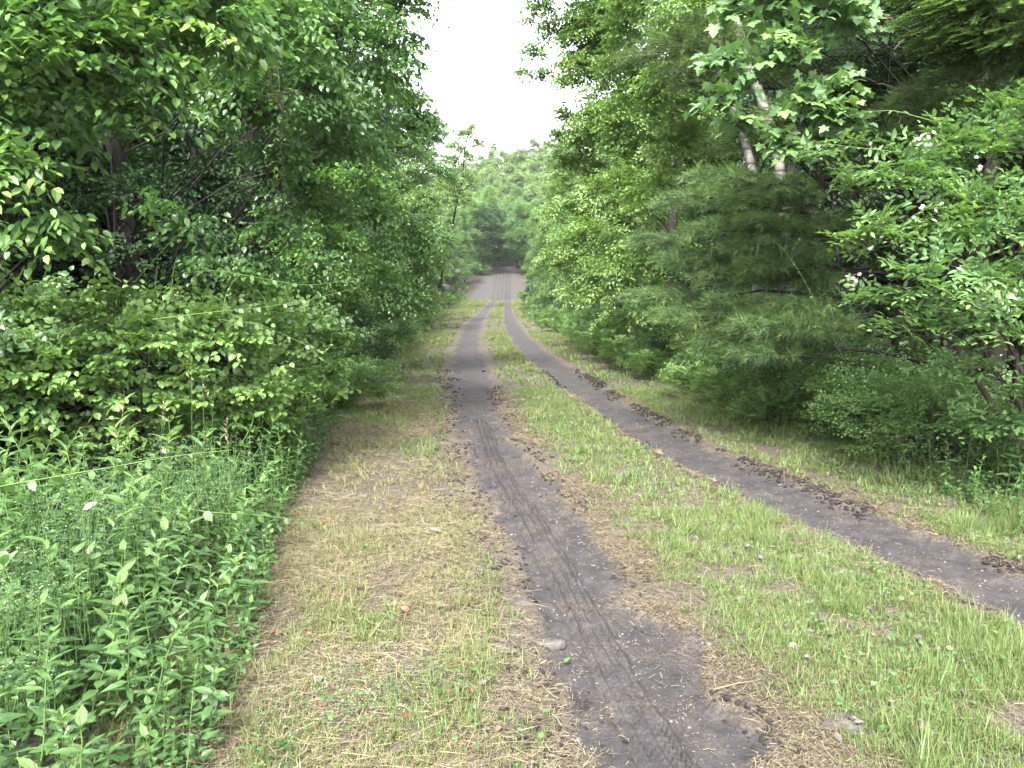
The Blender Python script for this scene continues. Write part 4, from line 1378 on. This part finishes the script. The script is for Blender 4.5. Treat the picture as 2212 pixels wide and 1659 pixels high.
def add_ground_cover():
    """bedstraw with tiny white flowers, and small leaves filling between the weeds"""
    r = np.random.default_rng(43)
    g, gs = Geo(), Geo()
    n = 11000
    y = 1.6 + 9 * r.random(n) ** 1.15
    x = np.where(r.random(n) < .62, verge_left(y) + .16 - 1.9 * r.random(n) ** 1.3, verge_right(y) - .1 + 1.3 * r.random(n))
    k = np.abs(x) < y * .69 + .1
    x, y = x[k], y[k]
    n = len(x)
    e = np.maximum(verge_left(y) - x, x - verge_right(y))
    z = ground_z(x, y) + r.random(n) * (.05 + .4 * smooth(-.05, .6, e))
    for rep_ in range(4):
        a = r.uniform(0, 6.3, n)
        d = np.stack([np.cos(a), np.sin(a), r.normal(.25, .3, n)], 1)
        q = np.stack([x, y, z], 1) + r.normal(0, .02, (n, 3))
        g.inst(OV4, q, d, UP + r.normal(0, .4, (n, 3)), r.uniform(.02, .055, n), np.clip(r.normal(.32, .14, n), 0, 1))
    o = ob('ground_cover', g.mesh('ground_cover', [M['weed']]))
    tag(o, 'small leaves filling the gaps between the weeds', None, None, 'stuff')
    gl, gw = Geo(), Geo()
    pts = [(at(px, py, Y), rr) for px, py, Y, rr in [(90, 1130, 3.2, .25), (200, 1080, 3.6, .28), (330, 1100, 3.6, .28), (430, 1000, 4.4, .25), (60, 1230, 2.8, .2), (440, 1070, 4.0, .2), (110, 1300, 2.6, .15), (300, 1020, 4.2, .3), (30, 1300, 2.5, .12), (500, 1020, 4.4, .2), (250, 1150, 3.3, .25), (60, 1450, 2.3, .1)]]
    for c, rr in pts:
        m = int(900 * rr)
        q = c + r.normal(0, 1, (m, 3)) * np.array([rr * .6, rr * .6, rr * .32])
        q[:, 2] = np.maximum(q[:, 2], ground_z(q[:, 0], q[:, 1]) + .05)
        for j in range(5):
            a = r.uniform(0, 6.3, m)
            d = np.stack([np.cos(a), np.sin(a), r.normal(.2, .3, m)], 1)
            gl.inst(leaf2(.17), q, d, UP + r.normal(0, .3, (m, 3)), r.uniform(.010, .02, m), np.clip(r.normal(.5, .15, m), 0, 1))
        for j in range(2):
            w = q[::2] + r.normal(0, .018, (len(q[::2]), 3)) + UP * .025
            mm = len(w)
            gw.inst(leaf2(.5, 0, 0), w, r.normal(0, 1, (mm, 3)), UP + r.normal(0, .5, (mm, 3)), r.uniform(.003, .0058, mm), .6)
        for i in range(int(m * .3)):
            gl.tube(np.stack([q[i] - UP * r.uniform(.1, .25) + r.normal(0, .03, 3), q[i] + UP * .02]), (.0012, .0008), 3, .4)
    q = at(760, 1570, 2.66)
    n = 260
    x, y = q[0] + r.normal(0, .16, n), q[1] + r.normal(0, .14, n)
    q = np.stack([x, y, ground_z(x, y) + r.uniform(.03, .10, n)], 1)
    for j in range(3):
        gw.inst(leaf2(.5, 0, 0), q + r.normal(0, .015, (n, 3)), r.normal(0, 1, (n, 3)), UP + r.normal(0, .4, (n, 3)), r.uniform(.003, .005, n), .6)
        gl.inst(leaf2(.2), q - UP * .02, r.normal(0, 1, (n, 3)) * np.array([1, 1, .3]), UP + r.normal(0, .3, (n, 3)), r.uniform(.01, .02, n), .5)
    o = ob('bedstraw', gl.mesh('bedstraw', [M['weed']]))
    tag(o, 'fine leaved bedstraw scrambling through the weeds', None, None, 'stuff')
    o = ob('bedstraw_blossom', gw.mesh('bedstraw_blossom', [M['white']]))
    tag(o, 'haze of tiny white bedstraw flowers over the weeds', None, None, 'stuff')


add_ground_cover()


# ------------------------------------------------------------------ arching vine shoots
def vine(label, pts, leaf=.06, step=.075, mat='bitter', rad=.0035, start=.1, hang=.5, tmk=None, group=None):
    P0 = np.array([at(*q) for q in pts])
    s = np.linspace(0, 1, len(P0))
    # smooth the path
    ts = np.linspace(0, 1, 40)
    q = np.stack([np.interp(ts, s, P0[:, k]) for k in range(3)], 1)
    for _ in range(6):
        q[1:-1] = (q[:-2] + 2 * q[1:-1] + q[2:]) / 4
    base = q[0].copy()
    t = thing('vine_shoot', label, 'vine', base, group)
    g = Geo()
    g.tube(q, np.linspace(rad, rad * .4, 40), 5)
    ob('stem', g.mesh('vine_stem', [M['stem']], True, org=base), t)
    ln = np.concatenate([[0], np.cumsum(np.linalg.norm(np.diff(q, axis=0), axis=1))])
    n = int(ln[-1] * (1 - start) / step)
    ll = ln[-1] * start + (np.arange(n) + rng.random(n) * .5) * step
    c = np.stack([np.interp(ll, ln, q[:, k]) for k in range(3)], 1)
    dr = nz(np.stack([np.interp(ll, ln, np.gradient(q, axis=0)[:, k]) for k in range(3)], 1))
    sd = nz(np.cross(dr, UP)) * np.where(np.arange(n) % 2, 1, -1)[:, None]
    d = nz(dr * .35 + sd * .6 - UP * hang + rng.normal(0, .25, (n, 3)))
    nn = UP * .8 + sd * .5 - np.array([0, .5, 0]) + rng.normal(0, .25, (n, 3))
    sz = leaf * rng.uniform(.7, 1.15, n) * np.linspace(1.1, .5, n)
    ms = tint_meshes('vine' + mat, tmk or leaf6(.37, .15, .1), M[mat])
    Rm = frames(d, nn)
    for i in range(n):
        o = bpy.data.objects.new('leaf', ms[int(rng.integers(0, 2))])
        mt = Matrix(Rm[i].tolist()).to_4x4() @ Matrix.Scale(float(sz[i]), 4)
        mt.translation = Vector((c[i] - base).tolist())
        o.matrix_basis = mt
        o.parent = t
        COL.objects.link(o)


vine('long green vine shoot with hanging leaves stretching in from the left edge above the weeds', [(-120, 1085, 2.5), (0, 1050, 2.6), (190, 1018, 2.7), (375, 985, 2.8), (500, 972, 2.9)], .055, .09, hang=.9, start=.15)
vine('thin vine shoot with round hanging leaves reaching over the dry grass from the weeds', [(360, 1090, 3.6), (450, 1107, 3.65), (560, 1112, 3.75), (640, 1125, 3.9), (720, 1140, 4.1)], .055, .065, hang=.9, start=.1)
vine('bare arching vine tip bending over at the top of the thicket against the dark wood', [(290, 610, 5.4), (330, 565, 5.4), (370, 520, 5.4), (405, 490, 5.4), (425, 486, 5.4), (436, 500, 5.4)], .05, .09, hang=.3, start=.05)
vine('short straight vine shoot pointing up right in front of the dark hollow', [(450, 470, 5.9), (480, 435, 5.9), (520, 410, 5.9), (560, 392, 5.9)], .045, .13, hang=.4, start=.0)
vine('vine shoot with big pale leaves looping back at the right of the thicket top', [(400, 590, 5.4), (460, 582, 5.3), (560, 600, 5.4), (650, 618, 5.6), (720, 612, 5.8), (770, 598, 6), (782, 612, 6), (760, 630, 6)], .06, .075, hang=.6, start=.05)
vine('long vine shoot running to the right across the middle of the thicket', [(330, 690, 4.7), (450, 675, 4.8), (560, 665, 5.0), (660, 650, 5.3), (770, 622, 5.6)], .055, .08, hang=.5, start=.05)
vine('leafy vine shoot drooping toward the path from the right flank of the thicket', [(470, 690, 4.9), (560, 700, 5.1), (640, 735, 5.3), (700, 765, 5.4), (715, 745, 5.5), (718, 725, 5.5)], .052, .065, hang=.6, start=.05)
vine('curling vine tendril looping at the left end of the thicket', [(160, 615, 5.0), (110, 608, 5.0), (65, 606, 5.0), (50, 620, 5.0), (60, 640, 5.0), (95, 655, 5.0)], .03, .12, hang=.2, start=.2)
vine('thin rose cane with small leaves arching up in front of the pine shade', [(1820, 770, 6.6), (1780, 690, 6.6), (1740, 610, 6.6), (1700, 545, 6.6), (1655, 508, 6.6)], .04, .045, 'right', hang=.1, start=.1)
vine('long thin shrub shoot with pale young leaves reaching left toward the birch trunks', [(1960, 330, 5.4), (1860, 320, 5.5), (1780, 310, 5.6), (1700, 335, 5.6), (1660, 342, 5.6)], .055, .045, 'shrub', hang=.1, start=.1, tmk=ELLIP)
vine('long arching shrub cane over the top left of the flowering shrub', [(2010, 260, 5.5), (1930, 238, 5.6), (1860, 242, 5.7), (1800, 262, 5.8)], .05, .06, 'shrub', hang=.1, start=.2, tmk=ELLIP)

def bare_twig(name, label, cat, lines, r0=.005):
    P0 = [[at(*q) for q in ln] for ln in lines]
    base = P0[0][0].copy()
    t = thing(name, label, cat, base)
    g = Geo()
    for ln in P0:
        ln = np.array(ln)
        s_ = np.linspace(0, 1, len(ln))
        q = np.stack([np.interp(np.linspace(0, 1, 16), s_, ln[:, k]) for k in range(3)], 1) + rng.normal(0, .008, (16, 3))
        g.tube(q, np.linspace(r0, r0 * .5, 16), 4)
    ob('stem', g.mesh(name, [M['twig']], True, org=base), t)


bare_twig('dead_vine', 'bare grey vine hanging down before the dark hollow of the left trees', 'vine',
          [[(590, 70, 6.2), (600, 150, 6.2), (612, 250, 6.2), (608, 330, 6.2), (606, 400, 6.2)], [(600, 150, 6.2), (570, 190, 6.2), (545, 250, 6.2)], [(640, 195, 6.2), (590, 205, 6.2), (550, 225, 6.2)], [(612, 250, 6.2), (590, 200, 6.3), (575, 130, 6.3)], [(690, 225, 6.4), (640, 198, 6.2), (600, 210, 6.1)]], .006)
bare_twig('dead_branch', 'dead bare conifer branches against the dark wood at the upper right', 'branch',
          [[(2010, 100, 6.6), (1930, 45, 6.4), (1850, 40, 6.3)], [(1960, 70, 6.5), (1930, 110, 6.4), (1880, 90, 6.3)], [(1930, 45, 6.4), (1890, 20, 6.4), (1850, 15, 6.4)], [(2000, 215, 6.8), (1930, 190, 6.7), (1860, 170, 6.6)], [(2010, 100, 6.6), (2080, 110, 6.8)]], .010)

r_ = np.random.default_rng(61)
for i in range(16):
    px, Yv = r_.uniform(20, 640), r_.uniform(4.9, 6.4)
    py = 650 + r_.uniform(-15, 50)
    dx = r_.uniform(-40, 60)
    h_ = r_.uniform(50, 110)
    vine('short young shoot standing up out of the thicket top', [(px, py, Yv), (px + dx * .2, py - h_ * .5, Yv), (px + dx * .6, py - h_ * .85, Yv), (px + dx, py - h_, Yv)], .04, .035, hang=-.1, start=.05, group='young shoots on the thicket')
# blossoms on the large shrub
for px, py, Yv, nfl, lab in [(1990, 305, 5.1, 12, 'largest cluster of white blossoms high on the flowering shrub'), (2115, 345, 5.0, 3, 'white blossom cluster near the top right of the flowering shrub'), (1880, 515, 5.1, 4, 'white blossom cluster low on the left side of the flowering shrub'),
                             (2020, 455, 4.9, 4, 'loose white blossoms in the middle of the flowering shrub'), (1840, 600, 5.2, 10, 'white blossoms at the shaded left edge of the flowering shrub'), (1980, 470, 5.0, 3, 'sparse white blossoms left of the middle of the flowering shrub')]:
    c = at(px, py, Yv)
    g = Geo()
    flower_head(g, c, np.random.default_rng(px), nfl, .055, .016)
    tag(ob('blossom_cluster', g.mesh('blossom_cluster', [M['white']], org=c), None, c), lab, 'flowers', 'white blossoms on the flowering shrub')


def on_ground(px, py):
    Yv = 2505 / (py - 630)
    p = at(px, py, Yv)
    p[2] = float(ground_z(p[0], p[1]))
    return p


# daisies and grass heads
def daisy(label, px, py, Yv):
    top = at(px, py, Yv)
    base = top.copy()
    base[2] = float(ground_z(top[0], top[1]))
    t = thing('daisy', label, 'flower', base)
    g = Geo()
    g.tube(bent(base, top, 5, 0, .03), .0018, 4)
    ob('stem', g.mesh('daisy_stem', [M['stem']], True, org=base), t)
    g = Geo()
    nrm = nz(np.array([rng.normal(0, .2), -.5, .8]))
    u = nz(np.cross(nrm, [1, .2, 0]))
    v = np.cross(nrm, u)
    a = np.arange(14) / 14 * 2 * np.pi
    d = u * np.cos(a)[:, None] + v * np.sin(a)[:, None]
    g.inst(leaf4(.17, .05, .1), top + d * .004, d, np.tile(nrm, (14, 1)), np.full(14, .02), .7)
    ob('petals', g.mesh('daisy_petals', [M['white']], org=base), t)
    g = Geo()
    g.add(ICO[0] * np.array([.007, .007, .004]) + top + nrm * .003, ICO[1])
    ob('disc', g.mesh('daisy_disc', [M['yellow']], org=base), t)


daisy('white daisy with a yellow disc above the weeds under the long vine shoot', 191, 1092, 3.0)
daisy('white daisy cut by the left frame edge above the weeds', 4, 1200, 2.7)
daisy('white daisy at the foot of the thicket behind the long vine shoot', 357, 973, 4.2)
daisy('small white daisy beside the verge near the thicket right end', 632, 866, 6.3)


def grass_stalk(label, px, py, Yv, pale=False, h=None):
    top = at(px, py, Yv)
    base = top.copy()
    base[2] = float(ground_z(top[0], top[1]))
    base[:2] += rng.normal(0, .03, 2)
    t = thing('grass_stalk', label, 'grass stalk', base)
    g = Geo()
    q = bent(base, top, 7, 0, .015)
    g.tube(q, np.linspace(.0022, .001, 7), 4, .6)
    for k in range(3):
        a = rng.uniform(0, 6.3)
        g.inst(BLADE, q[1 + k][None], np.array([[np.cos(a) * .5, np.sin(a) * .5, .8]]), np.array([[np.cos(a), np.sin(a), -.3]]), np.array([.28]), .75, wide=np.array([.02]))
    ob('stem', g.mesh('stalk_stem', [M['grass']], org=base), t)
    g = Geo()
    n = 26
    z = rng.random(n)
    p = top - UP * (z * .14)[:, None] + rng.normal(0, .004 if pale else .012, (n, 3))
    d = np.stack([rng.normal(0, .5, n), rng.normal(0, .5, n), np.full(n, .8)], 1)
    g.inst(leaf2(.16, .2, 0), p, d, rng.normal(0, 1, (n, 3)), rng.uniform(.014, .028, n), .55)
    ob('seed_head', g.mesh('stalk_head', [M['straw'] if pale else M['grass']], org=base), t)


grass_stalk('tall grass stalk with an open seed head in front of the thicket', 412, 765, 3.9)
grass_stalk('second open grass seed head leaning right beside the tallest stalk', 436, 800, 3.95)
grass_stalk('pale dense grass seed head in the dark gap under the thicket', 353, 862, 4.2, True)
grass_stalk('pale grass seed head bending right at the edge of the weeds', 490, 905, 4.3, True)

# ------------------------------------------------------------------ fallen leaves, stick, dried mud
def dead_leaf_mesh(name, mat, seed, curl):
    r = np.random.default_rng(seed)
    ys = [0, .2, .45, .72, 1.0]
    ws = [.03, .26, .36, .24, .02]
    v, f = [], []
    for y, w in zip(ys, ws):
        for s in (-1, -.5, 0, .5, 1):
            v.append((s * w * r.uniform(.85, 1.15), y, curl * (s * s * w * 1.2 + .5 * (y - .5) ** 2) + r.normal(0, .02)))
    for i in range(4):
        for j in range(4):
            a = i * 5 + j
            f += [(a, a + 1, a + 6), (a, a + 6, a + 5)]
    g = Geo()
    g.add(v, f, .5)
    g.tube([(0, .02, 0), (0, -.25, .05)], (.012, .008), 3, .2)
    return g.mesh(name, [mat])


DL = [dead_leaf_mesh('dead_leaf', M['brownleaf'], k, c) for k, c in ((1, .5), (2, .9), (3, .25))]
PL = [dead_leaf_mesh('pale_leaf', M['paleleaf'], k, c) for k, c in ((4, .4), (5, .8), (6, .2))]
GL = dead_leaf_mesh('green_leaf', M['bitter'], 7, .3)


def fallen(label, px, py, size, me, group=None, rz=None):
    p = on_ground(px, py)
    o = ob('fallen_leaf', me, None, (p[0], p[1], p[2] + .022))
    o.rotation_euler = (rng.normal(0, .25), rng.normal(0, .25), rng.uniform(0, 6.3) if rz is None else rz)
    o.scale = (size, size, size)
    tag(o, label, 'leaf', group)


fallen('large orange brown dead leaf on the straw beside the lower left weeds', 498, 1432, .085, DL[0], rz=-.6)
fallen('folded brown dead leaf near the bottom edge beside the weeds', 503, 1603, .065, DL[1], rz=1.2)
fallen('small red brown leaf near the bottom edge left of the wheel track', 860, 1612, .055, DL[2], rz=-1.2)
fallen('orange leaf lying in green grass left of the dark mud patch', 852, 1316, .055, DL[0], rz=-.8)
fallen('pinkish curled leaf in the grass below the orange one', 883, 1361, .06, DL[1], rz=.8)
fallen('brown leaf in the straw near the hanging vine leaves', 634, 1158, .06, DL[1], rz=1.5)
fallen('bleached leaf beside the large orange brown leaf', 534, 1418, .055, PL[0], rz=.1)
fallen('pale curled leaf in the straw above the large orange one', 688, 1297, .06, PL[1], rz=-.4)
fallen('whitish leaf scrap in the grass at the bottom left of the verge', 692, 1530, .075, PL[0], rz=.5)
fallen('pale tan leaf in the grass near the bottom centre', 1046, 1532, .04, PL[2], rz=.2)
fallen('round pale leaf lying on the dark mud of the left wheel track', 1070, 1053, .055, PL[2], rz=1.2)
fallen('green leaf dropped on the crusted mud at the left wheel track', 1221, 1453, .045, GL, rz=-.5)
fallen('orange leaf on the centre strip beside the right wheel track', 1431, 990, .10, DL[0], rz=1.3)
fallen('tan orange leaf in the middle of the centre strip', 1636, 1188, .055, DL[2], rz=1.0)
fallen('orange brown leaf at the grass edge right of the right wheel track', 2026, 1130, .07, DL[1], rz=.4)
fallen('whitish leaf on the far edge of the right wheel track', 1851, 1080, .07, PL[0], rz=1.6)
fallen('large pale leaf scrap beside the left wheel track near the bare patch', 955, 1170, .08, PL[0], rz=1.5)
fallen('second pale scrap just right of the large one by the bare patch', 975, 1177, .05, PL[1], rz=.4)
r_ = np.random.default_rng(51)
for i in range(70):
    if i < 46:
        py = r_.uniform(1180, 1655)
        u = (py - 1180) / 475
        px = r_.uniform(1560 + 130 * u, 1800 + 420 * u)
        px = min(px, 2200)
        fallen('bleached dead leaf lying in the grass of the centre strip near the bottom right', px, py, r_.uniform(.03, .06), PL[i % 3], 'bleached leaves on the centre strip')
    else:
        py = r_.uniform(1150, 1650)
        fallen('small brown dead leaf lying in the straw of the left verge', r_.uniform(560, 1100), py, r_.uniform(.025, .045), DL[i % 3], 'small brown leaves on the left verge')

a, b = on_ground(1541, 1536), on_ground(1643, 1517)
t = tag(ob('stick', None, None, a), 'thin pale stick lying across the right edge of the left wheel track', 'stick')
g = Geo()
q = bent(a + UP * .008, b + UP * .012, 7, .004, .02)
g.tube(q, (.005, .0045, .003, .003, .0025, .002, .0015), 5)
ob('shaft', g.mesh('stick', [M['straw']], True, org=a), t)


def mud_slab(label, px, py, w, h):
    p = on_ground(px, py)
    r = np.random.default_rng(px)
    g = Geo()
    n = 14
    a = np.arange(n) / n * 2 * np.pi
    rad = r.uniform(.65, 1.1, n)
    top = np.stack([np.cos(a) * rad * w, np.sin(a) * rad * h, np.full(n, .012) + r.normal(0, .003, n)], 1)
    bot = top * np.array([1.1, 1.1, 0]) - UP * .012
    c = np.array([[0, 0, .017]])
    v = np.concatenate([c, top, bot])
    f = []
    for i in range(n):
        j = (i + 1) % n
        f += [(0, 1 + i, 1 + j), (1 + i, 1 + n + i, 1 + n + j), (1 + i, 1 + n + j, 1 + j)]
    g.add(v, f)
    o = ob('dried_mud_patch', g.mesh('dried_mud_patch', [M['crust']], True), None, p)
    tag(o, label, 'dried mud')


mud_slab('pale cracked crust of dried mud at the left edge of the left track', 1130, 1325, .06, .05)
mud_slab('long pale crust of dried mud above the dropped green leaf', 1180, 1405, .09, .05)
mud_slab('broad flat cake of dried mud near the bottom right of the left track', 1812, 1612, .075, .06)
mud_slab('grey mud cake in the grass left of the left track', 985, 1298, .07, .05)

# ------------------------------------------------------------------ thin haze volume added to pale the distant hill
def add_haze():
    x0, x1, y0, y1, z0, z1 = -425, 425, -45, 905, -3, 95
    v = [(x, y, z) for z in (z0, z1) for y in (y0, y1) for x in (x0, x1)]
    f = [(0, 2, 3), (0, 3, 1), (4, 5, 7), (4, 7, 6), (0, 1, 5), (0, 5, 4), (2, 6, 7), (2, 7, 3), (0, 4, 6), (0, 6, 2), (1, 3, 7), (1, 7, 5)]
    m, n, l = new_mat('haze_air')
    p = n.new('ShaderNodeVolumePrincipled')
    p.inputs['Color'].default_value = (.95, .97, 1, 1)
    p.inputs['Density'].default_value = .00016
    o = n.new('ShaderNodeOutputMaterial')
    l.new(p.outputs[0], o.inputs['Volume'])
    h = ob('haze', make_mesh('haze', np.array(v, float), np.array(f), [m]))
    h['kind'] = 'stuff'
    h['label'] = 'thin haze volume added to make the distance paler'


add_haze()
